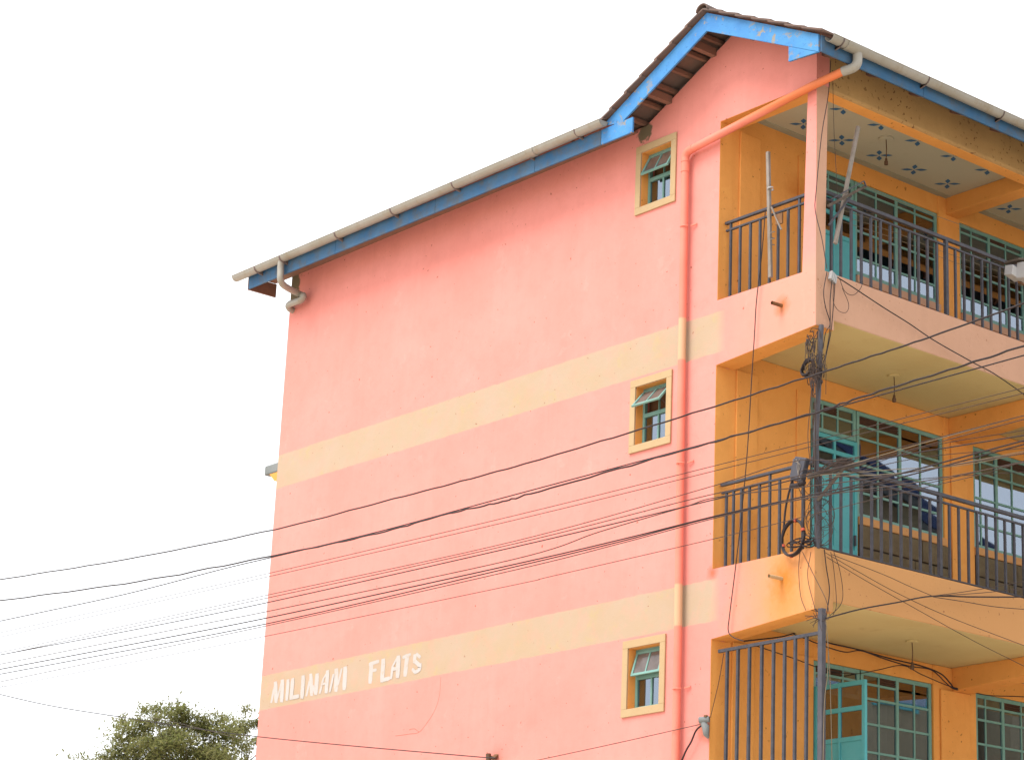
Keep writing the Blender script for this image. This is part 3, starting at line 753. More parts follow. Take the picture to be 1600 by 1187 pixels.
def bracket(o, P, side, up, t, rad, w_=.020, mat='strap', tail=True):
    g = MB(); seg = 12; rr = rad+.010
    if tail:
        q = Vector((0, -1, 0)) if abs(t.x) > .5 else Vector((1, 0, 0))
        g.bar(P-up*(rad+.004)-q*(-.0), P-up*(rad+.020)-q*(rad+.012), .020, .022)
    for tt in (-w_/2, w_/2):
        for r2 in (rad+.001, rr):
            for k in range(seg+1):
                an = math.pi+math.pi*k/seg; g.v.append(tuple(P+t*tt+side*r2*math.cos(an)+up*r2*math.sin(an)))
    q = seg+1
    for k in range(seg): g.f += [(q+k, q+k+1, 3*q+k+1, 3*q+k), (k, 2*q+k, 2*q+k+1, k+1), (k, k+1, q+k+1, q+k), (2*q+k, 3*q+k, 3*q+k+1, 2*q+k+1)]
    g.build('gutter_bracket', M[mat], o, smooth=True)
RG = .068
o, a, b, t, side, up = half_gutter((-10.62, -.500, 2.475), (-2.93, -.500, 2.462), RG, 'gutter')
for px_ in (398, 437, 523, 610, 706, 822, 898):
    P = at(px_, 434-(px_-372)*.4294, 1, -.56); P = Vector((P.x, -.500, 2.47)); bracket(o, P, side, up, t, RG, tail=True)
P = at(826, 250, 1, -.56); bracket(o, Vector((P.x, -.5, 2.466)), side, up, t, RG, .13, mat='gutter', tail=False)
XG = .535
o2, a, b, t, side, up = half_gutter((XG, -.36, 2.425), (XG, YB+.3, 2.425), RG, 'gutter', capa=False)
for yy in (-.20, 1.15, 2.42, 3.7, 5.0, 6.2, 7.4):
    bracket(o2, Vector((XG, yy, 2.425)), side, up, t, RG)
bracket(o2, Vector((XG, .02, 2.425)), side, up, t, RG+.002, .30, mat='gutter', tail=False)

# downpipes
def elbow(pts, n=6): return smooth_path(pts, n)
g = MB()
PP = [(XG, .07, 2.36), (XG, .07, 2.29), (XG, .06, 2.24), (XG-.03, .03, 2.19), (XG-.14, -.02, 2.165)]
g.tube(smooth_path(PP, 5), .052, 14); dp = bp_(g, 'downpipe_elbow', M['gutter'], smooth=True)
g = MB(); g.tube([(XG-.13, -.02, 2.165), (.0, -.075, 2.105), (-1.93, -.075, 1.925)], .045, 14)
g.tube(smooth_path([(-1.86, -.075, 1.932), (-1.94, -.075, 1.92), (-1.985, -.075, 1.87), (-1.985, -.075, 1.80)], 5), .048, 14)
g.tube([(-1.985, -.075, 1.86), (-1.975, -.07, -.5), (-1.935, -.07, -3.6), (-1.92, -.07, ZG+.3)], .044, 14)
g.tube([(-1.984, -.075, 1.79), (-1.984, -.075, 1.68)], .049, 14)
dp = bp_(g, 'downpipe', M['pipe'], smooth=True)
for zz in (1.02, -1.72, -4.17):
    xx = -1.98+.0105*(1.8-zz)
    g = MB(); g.tube([(xx+.049*math.cos(a), -.072+.049*math.sin(a), zz) for a in [math.pi*k/10 for k in range(10, 21)]], .008, 6)
    g.bar((xx+.055, -.03, zz+.01), (xx+.13, -.012, zz+.02), .014, .014); g.build('pipe_clip', M['pipe'], dp, smooth=False)
# rear downpipe offset at the far end of the long gutter
pts = [(-9.58, -.50, 2.44), (-9.58, -.50, 2.30)]
q1, q2, q3 = at(437, 441, 1, -.50), at(474, 462, 1, -.12), at(449, 479, 1, -.12)
g = MB().tube(smooth_path([(q1.x, -.50, 2.42), (q1.x, -.5, 2.30), tuple(q1+Vector((.02, .03, -.02))), tuple(q2-Vector((.10, 0, -.05))), tuple(q2), tuple(q2+Vector((-.06, 0, -.05))), tuple(q3+Vector((.05, 0, .02))), (q3.x-.02, -.07, q3.z-.01), (q3.x-.05, .05, q3.z-.06), (q3.x-.05, .12, q3.z-.5)], 6), .045, 12)
bp_(g, 'downpipe', M['gutter'], smooth=True)
g = MB().tube([(q3.x-.05, .12, q3.z-.4), (q3.x-.05, .12, ZG+.3)], .05, 10); bp_(g, 'downpipe', M['gutter'], smooth=True)
# concrete ledge behind the far corner
bp_(MB().box(-10.37, -10.001, .03, .62, -.285, -.15), 'ledge', M['concrete'], bevel=.02)
bp_(MB().prism([(-10.25, -.2855), (-10.001, -.2855), (-10.001, -.43), (-10.12, -.40)], 1, .04, .60), 'ledge_underside', M['ochre'])
# drain spouts
for (x, z) in ((-.50, -.245), (-.46, -3.20)):
    g = MB(); L = .13 if z > -1 else .17
    g.tube([(x, .02, z), (x-.02, -L, z+.005)], .020, 12, cap=False); g.tube([(x-.02, -L, z+.005), (x, .02, z)], .016, 12, cap=False)
    o = bp_(g, 'drain_spout', M['rust'] if z > -1 else M['trim'], smooth=True)

# ------------------------------------------------------------------ pendant lamp holders on the balcony ceilings
for (x, y, z, lab) in ((-.76, 1.93, 2.347, 'bare bulb holder hanging from the flower-painted top ceiling'), (-.82, 2.11, -.465, 'bare bulb holder hanging from the khaki ceiling of the middle balcony'),
                       (-.75, 2.30, -3.465, 'bare bulb holder hanging from the lowest visible balcony ceiling')):
    e = empty('pendant_holder', (x, y, z), lab, 'lamp holder', 'bulb holders under the balcony ceilings')
    MB().tube([(0, 0, 0), (0, 0, -.018)], .085 if z > 0 else .07, 20).build('ceiling_rose', M['ceil_t'] if z > 0 else M['ceil_m'], e, smooth=True)
    L = .26 if z > 0 else .24
    MB().tube([(0, 0, -.015), (.004, .002, -L*.5), (0, 0, -L)], .006, 6).build('flex', M['brown'], e)
    MB().tube([(0, 0, -L+.01), (0, 0, -L-.025), (0, 0, -L-.03), (0, 0, -L-.07)], [.012, .018, .024, .022], 12).build('socket', M['brown'], e, smooth=True)

# ------------------------------------------------------------------ things tied to the balconies
m1 = empty('aerial_mast', (-.72, .03, 0), 'grey wooden stick standing upright, tied to the top gable-side railing', 'pole')
MB().bar((-.045, 0, 1.60), (.015, 0, .13), .040, .034, (0, 1, 0)).build('stick', M['wood'], m1, bevel=.003)
MB().tube([(.0+.03*math.cos(a), -.0+.03*math.sin(a), 1.14+.004*a) for a in [k*.5 for k in range(14)]], .008, 6).build('wire_wrap', M['white'], m1)
MB().tube([(.03*math.cos(a)+.008, .03*math.sin(a)+.02, .50+.012*a) for a in [k*.5 for k in range(30)]], .005, 5).build('tie_wire', M['wood'], m1)
MB().bar((.03, -.01, .93), (.20, -.03, .62), .02, .01).build('loose_slat', M['wood'], m1)
MB().box(.10, .20, -.02, .0, .70, .82).build('rusty_plate', M['rust'], m1)

m2 = empty('aerial_mast', (.03, .4, 0), 'leaning weathered stick with two metal cross arms at the top balcony corner', 'pole')
def W(px, py, x=.05): q = at(px, py, 0, x); return (q.x-.03, q.y-.4, q.z)
MB().bar(W(1341, 198), W(1305, 381), .042, .03, (1, 0, 0)).build('stick', M['wood'], m2, bevel=.003)
MB().bar(W(1294, 322, .07), W(1353, 291, .16), .035, .03).build('cross_arm', M['oldwood'], m2, bevel=.003)
MB().bar(W(1298, 312, .10), W(1350, 283, .18), .012, .012).build('arm_rod', M['steel'], m2)
MB().bar(W(1350, 283, .18), W(1353, 291, .18), .012, .012).build('arm_rod', M['steel'], m2)
MB().bar(W(1330, 306, .10), W(1295, 352, .04), .02, .02).build('brace', M['steel'], m2)
MB().tube([Vector(W(1321+4*math.cos(a), 301+4*math.sin(a), .06+.03*math.sin(a*1.3))) for a in [k*.45 for k in range(24)]], .006, 5).build('lashing', M['wood'], m2)

lampb = empty('floodlight', (.2, 3.05, .75), 'pair of white box lamps on a bracket outside the top railing at the right edge', 'floodlight')
def Q(px, py, x): q = at(px, py, 0, x); return Vector((q.x-.2, q.y-3.05, q.z-.75))
c = Q(1584, 427, .18); MB().obox(c, (.06, 0, -.01), (.0, .092, -.02), (0, .012, .062)).build('lamp_head', M['white'], lampb, bevel=.008)
c = Q(1606, 428, .30); MB().obox(c, (.07, 0, -.01), (.0, .12, -.02), (0, .012, .10)).build('lamp_head', M['white'], lampb, bevel=.01)
MB().obox(Q(1592, 408, .2), (.10, .0, .0), (0, .13, .03), (0, .0, .012)).build('hood', M['oldwood'], lampb)
MB().bar(Q(1592, 440, .2), Q(1600, 444, -.05), .03, .03).build('arm', M['rust'], lampb)

# black junction box, coil and cable loop at the middle balcony corner
jb = empty('junction_box', (-.17, -.04, -2.11), 'dark tilted distribution box tied to the middle balcony railing', 'electrical box')
o = MB().box(-.085, .085, -.035, .03, -.125, .125).build('case', M['box'], jb, bevel=.01); o.rotation_euler = (0, math.radians(16), 0)
o = MB().box(-.088, .088, -.045, -.0355, -.10, .10).build('lid', M['box'], jb, bevel=.004); o.rotation_euler = (0, math.radians(16), 0)
MB().tube([(-.10, -.02, -.16), (-.02, -.03, -.175), (.08, -.02, -.15)], .028, 10).build('cable_gland', M['cable'], jb, smooth=True)
for k in range(3):
    MB().tube(smooth_path([(-.06+k*.05, -.05, .10), (.05-k*.02, -.055, .03), (.02, -.05, -.06), (.06, -.05, -.12)], 5), .0035, 5).build('paint_scribble', M['wood'], jb)
g = MB(); rr = random.Random(4)
ctr = at(1239, 840, 1, -.05)
lp = empty('cable_coil', tuple(ctr), 'thick black cable coil hanging in a ring on the middle balcony corner', 'cable coil')
for k in range(5):
    ph = rr.uniform(0, 6); pts = []
    for i in range(33):
        a = 2*math.pi*i/32; r0 = 1+.03*math.sin(2*a+ph)
        pts.append((.152*math.cos(a)*r0+rr.uniform(-.002, .002), -.0+.012*(k-2)*math.cos(a+ph), .185*math.sin(a)*r0))
    g.tube(pts, .009, 6, cap=False)
g.build('loops', M['cable'], lp)
for a in (75, 200, 262, 20): 
    an = math.radians(a); MB().tube([(.150*math.cos(an-.07), 0, .184*math.sin(an-.07)), (.150*math.cos(an+.07), 0, .184*math.sin(an+.07))], .023, 8).build('tape', M['red'], lp)
MB().tube(smooth_path([(-.14, 0, .06), (-.10, -.01, .32), (-.03, -.02, .52), (.0, -.02, .60)], 6), .011, 8).build('tail', M['cable'], lp, smooth=True)
MB().tube(smooth_path([(.14, 0, .04), (.16, .0, .30), (.15, .0, .55)], 6), .010, 8).build('tail', M['cable'], lp, smooth=True)
g = MB()
for k in range(9):
    c0 = Vector(at(1252+rr.uniform(-12, 16), 848+rr.uniform(-4, 5), 1, -.03)); pts = []
    for i in range(15):
        a = 2*math.pi*i/14; pts.append(c0+Vector((.075*math.cos(a)*rr.uniform(.85, 1.1), .03*math.sin(a+k), .03*math.sin(a)+.004*k)))
    g.tube(pts, .006, 5, cap=False)
o = g.build('cable_knot', M['cable']); tag(o, 'black knot of spare cable lying on the middle parapet corner', 'cable')

# timber / steel bracket with wire bundle reaching out from the corner pole
br = empty('wire_bracket', (.05, .1, -2.1), 'dark outrigger bracket loaded with wires at the middle balcony corner pole', 'bracket')
def W3(px, py, x): q = at(px, py, 0, x); return Vector((q.x-.05, q.y-.1, q.z+2.1))
MB().bar(W3(1262, 745, .05), W3(1352, 722, .35), .05, .04).build('arm', M['oldwood'], br, bevel=.003)
MB().bar(W3(1322, 727, .28), W3(1277, 782, .05), .03, .03).build('brace', M['oldwood'], br, bevel=.003)
g = MB()
for k in range(30):
    p0 = W3(1276+rr.uniform(0, 12), 735+rr.uniform(-4, 4), .1+rr.uniform(0, .06)); p1 = W3(1330+rr.uniform(-18, 14), 720+rr.uniform(-6, 5), .28+rr.uniform(-.05, .08))
    mid = (p0+p1)/2+Vector((rr.uniform(-.05, .05), rr.uniform(-.05, .05), rr.uniform(-.02, .05)))
    g.tube(smooth_path([p0, mid, p1], 4), .0026, 4)
g.build('bundled_wire', M['wire'], br, kind='stuff')

ins = empty('wall_insulator', tuple(at(1104, 1128, 1, -.03)), 'broken grey pipe bracket with a black cable on the edge of the pink wall', 'bracket')
MB().tube([(-.05, -.06, .02), (.04, .0, .03)], [.035, .032], 12, cap=False).build('pipe_stub', M['concrete'], ins, smooth=True)
MB().tube([(-.02, -.03, .0), (.01, -.02, -.05), (.02, -.02, -.13), (.02, .01, -.16)], [.03, .04, .03, .012], 10).build('insulator', M['concrete'], ins, smooth=True)
MB().bar((.0, .03, .05), (.03, -.05, .06), .03, .02).build('lug', M['rust'], ins)
ins2 = empty('wall_insulator', tuple(at(770, 1183, 1, -.04)), 'rusty shackle at the foot of the pink wall holding the lone cable', 'bracket')
MB().tube([(-.08, -.02, .01), (.03, .03, .0)], .022, 10).build('pipe_stub', M['rust'], ins2, smooth=True)
MB().bar((.02, .04, .03), (.05, -.03, -.02), .05, .03).build('lug', M['rust'], ins2)
MB().tube([(-.02, -.05, .04), (-.01, -.05, -.05)], .03, 10).build('insulator', M['brown'], ins2, smooth=True)
# ceramic block at the top balcony corner
cb = empty('connector_block', tuple(at(1301, 431, 0, .04)), 'small white ribbed connector block at the top balcony corner', 'connector')
for k in range(4): MB().obox((0, -.03+.022*k, .012*(-k)), (.02, 0, 0), (0, .008, -.004), (0, .012, .045)).build('rib', M['white'], cb)

# ------------------------------------------------------------------ overhead cables (real spans between poles out of frame)
def span(pts, y, rad, label, mat='cable', group='overhead cables crossing the pink wall', wob=.0, yend=None, ext=True):
    P = []
    n = len(pts)
    for i, (px, py) in enumerate(pts):
        yy = y if yend is None else y+(yend-y)*i/(n-1)
        P.append(at(px, py, 1, yy))
    S = smooth_path(P, 10)
    if ext:      # carry the span on towards the poles that stand outside the picture
        S = [S[0]+(S[0]-S[2]).normalized()*14]+S+[S[-1]+(S[-1]-S[-3]).normalized()*10]
    if wob:
        S = [p+Vector((0, 0, wob*math.sin(i*1.7)*rr.uniform(0, 1))) for i, p in enumerate(S)]
    o = MB().tube(S, rad*(.74 if rad > .007 else 1.0), 6).build('overhead_cable', M[mat], smooth=True); return tag(o, label, 'cable', group)
span([(0, 905), (199, 873), (430, 826.5), (615, 779), (764, 740), (903, 700), (1100, 640), (1240, 596), (1351, 560), (1440, 531), (1600, 474)], -1.6, .0115, 'uppermost thick black cable crossing the whole pink wall and the balconies', wob=.006)
span([(0, 938), (216, 908), (430, 867), (577, 836), (690, 805), (779, 785), (830, 771), (1023, 716), (1130, 686), (1272, 645), (1340, 622), (1470, 582), (1600, 540)], -1.5, .0125, 'second thick black cable from the top, wavy against the pink wall', wob=.010)
span([(60, 957), (199, 927), (350, 888), (430, 869), (600, 828), (780, 779), (1130, 685.5), (1272, 646), (1340, 627), (1470, 591), (1600, 555)], -1.4, .0065, 'thin cable running just above the second thick cable')
span([(150, 955), (421, 895), (800, 806), (1130, 724), (1360, 666), (1598, 606)], -1.3, .0038, 'upper one of two faint parallel wires mid-height on the pink wall', 'wire')
span([(150, 961), (421, 900), (800, 813), (1130, 732), (1360, 674), (1600, 614)], -1.3, .0038, 'lower one of two faint parallel wires mid-height on the pink wall', 'wire')
span([(60, 1006), (416, 929.5), (800, 846), (1100, 763), (1237, 721), (1340, 714), (1600, 649)], -1.1, .0042, 'thin wire that climbs to the distribution box on the railing', 'wire')
span([(60, 1010), (416, 934), (800, 850), (1100, 775), (1340, 723), (1600, 655)], -1.1, .0045, 'thin wire just below the one that climbs to the distribution box', 'wire')
span([(35, 1016), (216, 982), (426, 939), (800, 855), (1100, 784), (1272, 741), (1380, 716), (1600, 680)], -1.2, .0060, 'cable in the upper strand of the middle wire bundle')
span([(0, 1037), (313, 975), (426, 953), (800, 874), (938, 830), (1065, 793), (1130, 775), (1340, 750), (1600, 708)], -1.2, .0052, 'wire that rises from the lower bundle to join the upper one', 'wire')
span([(0, 1045), (200, 1007), (426, 963), (800, 882), (968, 843), (1130, 803), (1272, 772), (1360, 752), (1600, 688)], -1.2, .0095, 'thickest black cable of the lower wire bundle')
span([(105, 1033), (426, 972), (800, 886), (968, 846), (1130, 804), (1360, 757), (1600, 694)], -1.15, .0062, 'black cable twisted close under the thickest cable of the lower bundle')
span([(60, 1052), (426, 975), (800, 891), (968, 849), (1130, 806), (1272, 776), (1440, 752), (1600, 722)], -1.25, .0048, 'lowest thin strand of the lower wire bundle', 'wire')
span([(200, 1035), (412, 994), (800, 914), (861, 900), (1130, 838), (1360, 781), (1520, 744), (1600, 721)], -1.2, .0036, 'lone faint wire below the bundles, above the lettering', 'wire')
span([(-30, 1077), (75, 1101), (193, 1120), (402, 1150), (739, 1181), (768, 1182)], -1.3, .0085, 'lone black cable sloping down to the rusty shackle at the foot of the wall', yend=-.06, ext=False)
span([(825, 1190), (960, 1161), (1098, 1130)], -.5, .0040, 'faint wire rising to the broken pipe bracket', 'wire', yend=-.05, ext=False)
span([(-30, 1062), (60, 1087), (140, 1105), (260, 1125), (402, 1160)], 6, .005, 'faint distant wire over the tree at the left edge', 'wire', group='distant wires', ext=False)
# wires over the right-hand balconies, fanning from the outrigger bracket
fan = [((1282, 742), (1400, 733), (1500, 727), (1600, 708)), ((1290, 745), (1420, 737), (1600, 705)), ((1284, 738), (1450, 690), (1600, 649)), ((1290, 752), (1440, 700), (1600, 672)),
       ((1284, 752), (1430, 716), (1600, 700)), ((1300, 765), (1450, 747), (1600, 737)), ((1290, 770), (1420, 760), (1600, 720))]
labs = ['pale wire highest of those leaving the bracket to the right', 'pale wire sagging in front of the orange pier', 'pale wire rising steeply from the bracket to the right edge', 'brown wire rising under the steep pale one',
        'brown wire across the middle of the orange pier', 'nearly level brown wire over the right-hand window', 'lowest brown wire leaving the bracket to the right']
for (pts, lab) in zip(fan, labs):
    P = [at(px, py, 0, .35+.55*i/(len(pts)-1)) for i, (px, py) in enumerate(pts)]; P.append(P[-1]+(P[-1]-P[-2]))
    o = MB().tube(smooth_path(P, 8), .0042, 5).build('service_wire', M['pale_wire' if lab.startswith('pale') else 'wire'], smooth=True)
    tag(o, lab, 'wire', 'service wires leaving the bracket')

def local_wire(pts, plane, rad, label, mat='cable', name='service_wire', cat='wire', group=None, n=7):
    """wire lying on / hanging before a wall plane: pts = photo points, plane = (axis, value or list)"""
    ax, val = plane
    P = [at(px, py, ax, val[i] if isinstance(val, (list, tuple)) else val) for i, (px, py) in enumerate(pts)]
    o = MB().tube(smooth_path(P, n), rad, 6).build(name, M[mat], smooth=True); return tag(o, label, cat, group)
local_wire([(1196, 328), (1190, 400), (1182, 470), (1179, 520), (1174, 600), (1168, 700), (1160, 790), (1150, 880), (1140, 960), (1138, 985), (1146, 995), (1162, 1001)], (1, -.04), .0055, 'dark wire dropping down the pink wall from the upright stick')
local_wire([(1298, 95), (1294, 150), (1284, 210), (1275, 300), (1274, 330), (1284, 372), (1292, 420)], (1, -.03), .0045, 'thin wire draped along the top corner column')
local_wire([(1301, 110), (1303, 200), (1308, 300), (1310, 380)], (0, .03), .003, 'hair-thin wire hanging before the flower ceiling', 'wire')
local_wire([(1308, 433), (1330, 447), (1380, 480), (1420, 505), (1460, 532), (1520, 566), (1560, 588), (1640, 645)], (0, .06), .0062, 'dark cable sagging across the peach parapet of the top balcony')
local_wire([(1312, 436), (1320, 455), (1333, 461), (1345, 450), (1348, 438)], (0, .05), .0035, 'small loop of wire drooping on the top parapet', 'wire')
local_wire([(1303, 440), (1302, 470), (1310, 485), (1322, 488), (1326, 475), (1316, 450)], (0, .05), .0032, 'longer loop of wire hanging below the connector block', 'wire')
for i, (pts, lab) in enumerate((
    ([(1292, 425), (1287, 455), (1290, 480), (1297, 505), (1290, 520), (1286, 545)], 'leftmost dark wire falling round the top balcony corner'),
    ([(1300, 438), (1297, 470), (1297, 510), (1292, 545), (1286, 570)], 'middle dark wire falling round the top balcony corner'),
    ([(1305, 438), (1302, 480), (1298, 520), (1290, 560), (1287, 590)], 'rightmost dark wire falling round the top balcony corner'))):
    local_wire(pts, (0, .05), .0048, lab, group='wires falling round the top corner')
local_wire([(1100, 1130), (1088, 1140), (1080, 1158), (1072, 1172), (1062, 1195)], (1, -.06), .0095, 'thick black cable curling down from the broken pipe bracket', name='drop_cable', cat='cable')
local_wire([(1131, 1020), (1123, 1065), (1110, 1120)], (1, -.03), .0038, 'thin wire from the grille down to the broken pipe bracket', 'wire')
# middle corner: drop wires over the orange parapet
dr = [([(1267, 862), (1262, 900), (1272, 945), (1284, 985)], 'thin'), ([(1250, 862), (1248, 890), (1251, 930), (1259, 953)], 'th'), ([(1254, 862), (1270, 895), (1290, 935), (1296, 960)], 't'),
      ([(1288, 858), (1291, 885), (1296, 920), (1293, 950), (1290, 968)], 'dark'), ([(1298, 862), (1303, 890), (1307, 942), (1302, 960)], 't'), ([(1303, 862), (1312, 890), (1317, 925), (1313, 945), (1296, 962)], 't')]
labs = ['drop wire nearest the corner edge on the orange parapet', 'leftmost drop wire on the orange parapet beside the coil', 'diagonal drop wire crossing the orange corner', 'darkest drop wire falling from the parapet corner to the lower pole',
        'straight drop wire right of the darkest one', 'bowed drop wire furthest right of the orange corner']
for (pts, k), lab in zip(dr, labs):
    pl = (0, .04) if pts[-1][0] > 1286 and pts[0][0] > 1280 else (1, -.03)
    local_wire(pts, pl, .0055 if k == 'dark' else .0034, lab, 'cable' if k == 'dark' else 'wire', group='drop wires on the orange corner')
fanB = [([(1288, 862), (1340, 892), (1400, 925), (1480, 962), (1600, 1008)], 'upper long wire slanting over the orange middle parapet'), ([(1292, 870), (1350, 905), (1430, 950), (1520, 1000), (1600, 1040)], 'lower long wire slanting over the orange middle parapet'),
        ([(1300, 866), (1380, 897), (1420, 915), (1458, 931)], 'wire running from the corner to the joint on the orange parapet'), ]
for pts, lab in fanB: local_wire(pts, (0, .10), .0034, lab, 'wire', group='wires slanting over the orange parapet')
local_wire([(1290, 966), (1310, 960), (1350, 950), (1400, 941), (1455, 931), (1520, 932), (1600, 932), (1680, 930)], (0, .12), .0085, 'thick dark cable rising from the lower pole to the right edge', name='drop_cable', cat='cable')
for i, (pts, lab) in enumerate((([(1455, 931), (1520, 922), (1600, 908)], 'uppermost wire splitting off the thick cable at the right'), ([(1455, 931), (1530, 926), (1600, 919)], 'middle wire splitting off the thick cable at the right'),
                                ([(1458, 932), (1510, 940), (1560, 948), (1640, 954)], 'lowest wire splitting off the thick cable at the right'))):
    local_wire(pts, (0, .13), .0042, lab, 'wire', group='wires splitting off the thick cable')
# lower balcony: cables clipped under the ceiling
for pts, rad, lab in (([(1163, 1001), (1190, 998), (1222, 994), (1262, 985), (1290, 1002), (1340, 1014), (1390, 1028), (1440, 1040), (1470, 1052), (1485, 1067), (1493, 1075), (1518, 1078)], .0085, 'upper black cable strung under the lowest balcony ceiling'),
                      ([(1240, 990), (1286, 1008), (1320, 1018), (1345, 1016), (1380, 1028), (1420, 1040), (1455, 1046), (1478, 1066), (1492, 1076), (1518, 1079)], .0065, 'lower black cable looping under the lowest balcony ceiling'),
                      ([(1180, 1008), (1240, 1028), (1290, 1046), (1335, 1052), (1372, 1046), (1410, 1039), (1440, 1053), (1480, 1070), (1515, 1080)], .0055, 'thin cable passing in front of the green door head')):
    local_wire(pts, (0, -1.40), rad, lab, group='cables under the lowest ceiling', name='ceiling_cable', cat='cable')
local_wire([(1520, 1081), (1548, 1086), (1600, 1088), (1660, 1095)], (0, -1.42), .006, 'black cable continuing above the right-hand lower window', name='ceiling_cable', cat='cable')
# laundry lines before the top-floor windows
for i in range(4):
    local_wire([(1312, 318+i*9), (1400, 345+i*9.5), (1470, 372+i*10), (1600, 418+i*10)] if i else [(1352, 291), (1400, 313), (1470, 340), (1560, 372)], (0, -.35), .0028,
        ['highest laundry line from the cross arm along the top windows', 'second laundry line before the top windows', 'third laundry line before the top windows', 'lowest laundry line before the top windows'][i], 'pale_wire', name='laundry_line', cat='line', group='laundry lines on the top balcony')
# tangle round the corner poles: loops too many to count
g = MB(); rr = random.Random(11)
for k in range(18):
    z0 = rr.uniform(-1.15, -.62); pts = []; r0 = rr.uniform(.03, .09); cx0 = rr.uniform(-.10, .05)
    for i in range(rr.randint(8, 18)):
        a = i*.6+k; pts.append((cx0+r0*math.cos(a)+rr.uniform(-.01, .01), .02+r0*math.sin(a)*.7, z0-i*.02*rr.uniform(-.2, 1)))
    g.tube(smooth_path(pts, 3), rr.choice((.003, .004, .0045)), 4)
for k in range(9):      # strands lashed along the pole
    x0, x1 = rr.uniform(-.03, .07), rr.uniform(-.06, .05); z0 = rr.uniform(-1.3, -.55); z1 = rr.uniform(-2.9, -1.9)
    pts = [(x0, .0+rr.uniform(-.03, .0), z0)]+[((x0+(x1-x0)*t)+rr.uniform(-.02, .02), -.0+rr.uniform(-.05, .0), z0+(z1-z0)*t) for t in (.25, .5, .75)]+[(x1, 0, z1)]
    g.tube(smooth_path(pts, 6), rr.choice((.003, .004, .005)), 4)
for k in range(26):
    c0 = Vector((rr.uniform(-.1, .12), rr.uniform(-.06, .15), rr.uniform(-2.85, -2.15))); pts = []; r0 = rr.uniform(.05, .16)
    for i in range(rr.randint(6, 12)):
        a = i*.55+k; pts.append(c0+Vector((r0*.6*math.cos(a), r0*.5*math.sin(a*1.1), r0*math.sin(a))))
    g.tube(smooth_path(pts, 3), rr.choice((.0025, .003, .004)), 4)
for k in range(16):
    c0 = Vector((.06+rr.uniform(-.05, .05), .03, -3.66+rr.uniform(-.05, .08))); a = rr.uniform(0, 6.3)
    g.tube(smooth_path([c0, c0+Vector((math.cos(a)*.08, -.02, .04*math.sin(a))), c0+Vector((math.cos(a)*.15, -.03, .09*math.sin(a)))], 4), .003, 4)
o = g.build('wire_tangle', M['wire']); o['kind'] = 'stuff'; tag(o, 'tangle of thin wires wound round the balcony corner poles', 'wires')
g = MB()
for k in range(13):
    pts = []; c0 = Vector((-.11, .0, -1.02))
    ph = rr.uniform(0, 6)
    for i in range(25):
        a = 2*math.pi*i/24; pts.append(c0+Vector((.085*math.cos(a)*rr.uniform(.9, 1.08), .02*math.sin(a+ph), (.055+.003*k)*math.sin(a)+.05*math.cos(a)*.5)))
    g.tube(pts, .0055, 5, cap=False)
tag(g.build('wire_hank', M['cable']), 'small hank of black wire tied high on the middle corner pole', 'cable coil')
# two pale hanging strings by the open door
for (pts, lab) in (([(1290, 966), (1294, 1010), (1293, 1050), (1288, 1100), (1286, 1190)], 'left pale string hanging before the open door'), ([(1293, 1000), (1296, 1040), (1298, 1100), (1300, 1190)], 'right pale string hanging before the open door')):
    local_wire(pts, (0, .10), .004, lab, 'pale_wire', name='hanging_string', cat='string')

# blue curtains behind the lower windows
def room_curtain(y0, y1, z0, z1, x, mat, label, cat='curtain', group=None):
    g = MB(); N = 60
    for k in range(N+1):
        t = k/N; yy = y0+(y1-y0)*t; xx = x+.03*math.sin(t*44)+.012*math.sin(t*17)
        g.v += [(xx, yy, z0), (xx, yy, z1)]
    for k in range(N): g.f.append((2*k, 2*k+2, 2*k+3, 2*k+1))
    o = g.build('curtain', mat, smooth=True); md = o.modifiers.new('s', 'SOLIDIFY'); md.thickness = .004; return tag(o, label, cat, group)
room_curtain(2.45, 3.05, -5.0, -3.85, -1.80, M['bluecurtain'], 'dark blue curtain behind the lower window beside the open door')
room_curtain(1.60, 2.05, -5.0, -3.85, -1.95, M['bluecurtain'], 'dark blue curtain behind the open lower door')

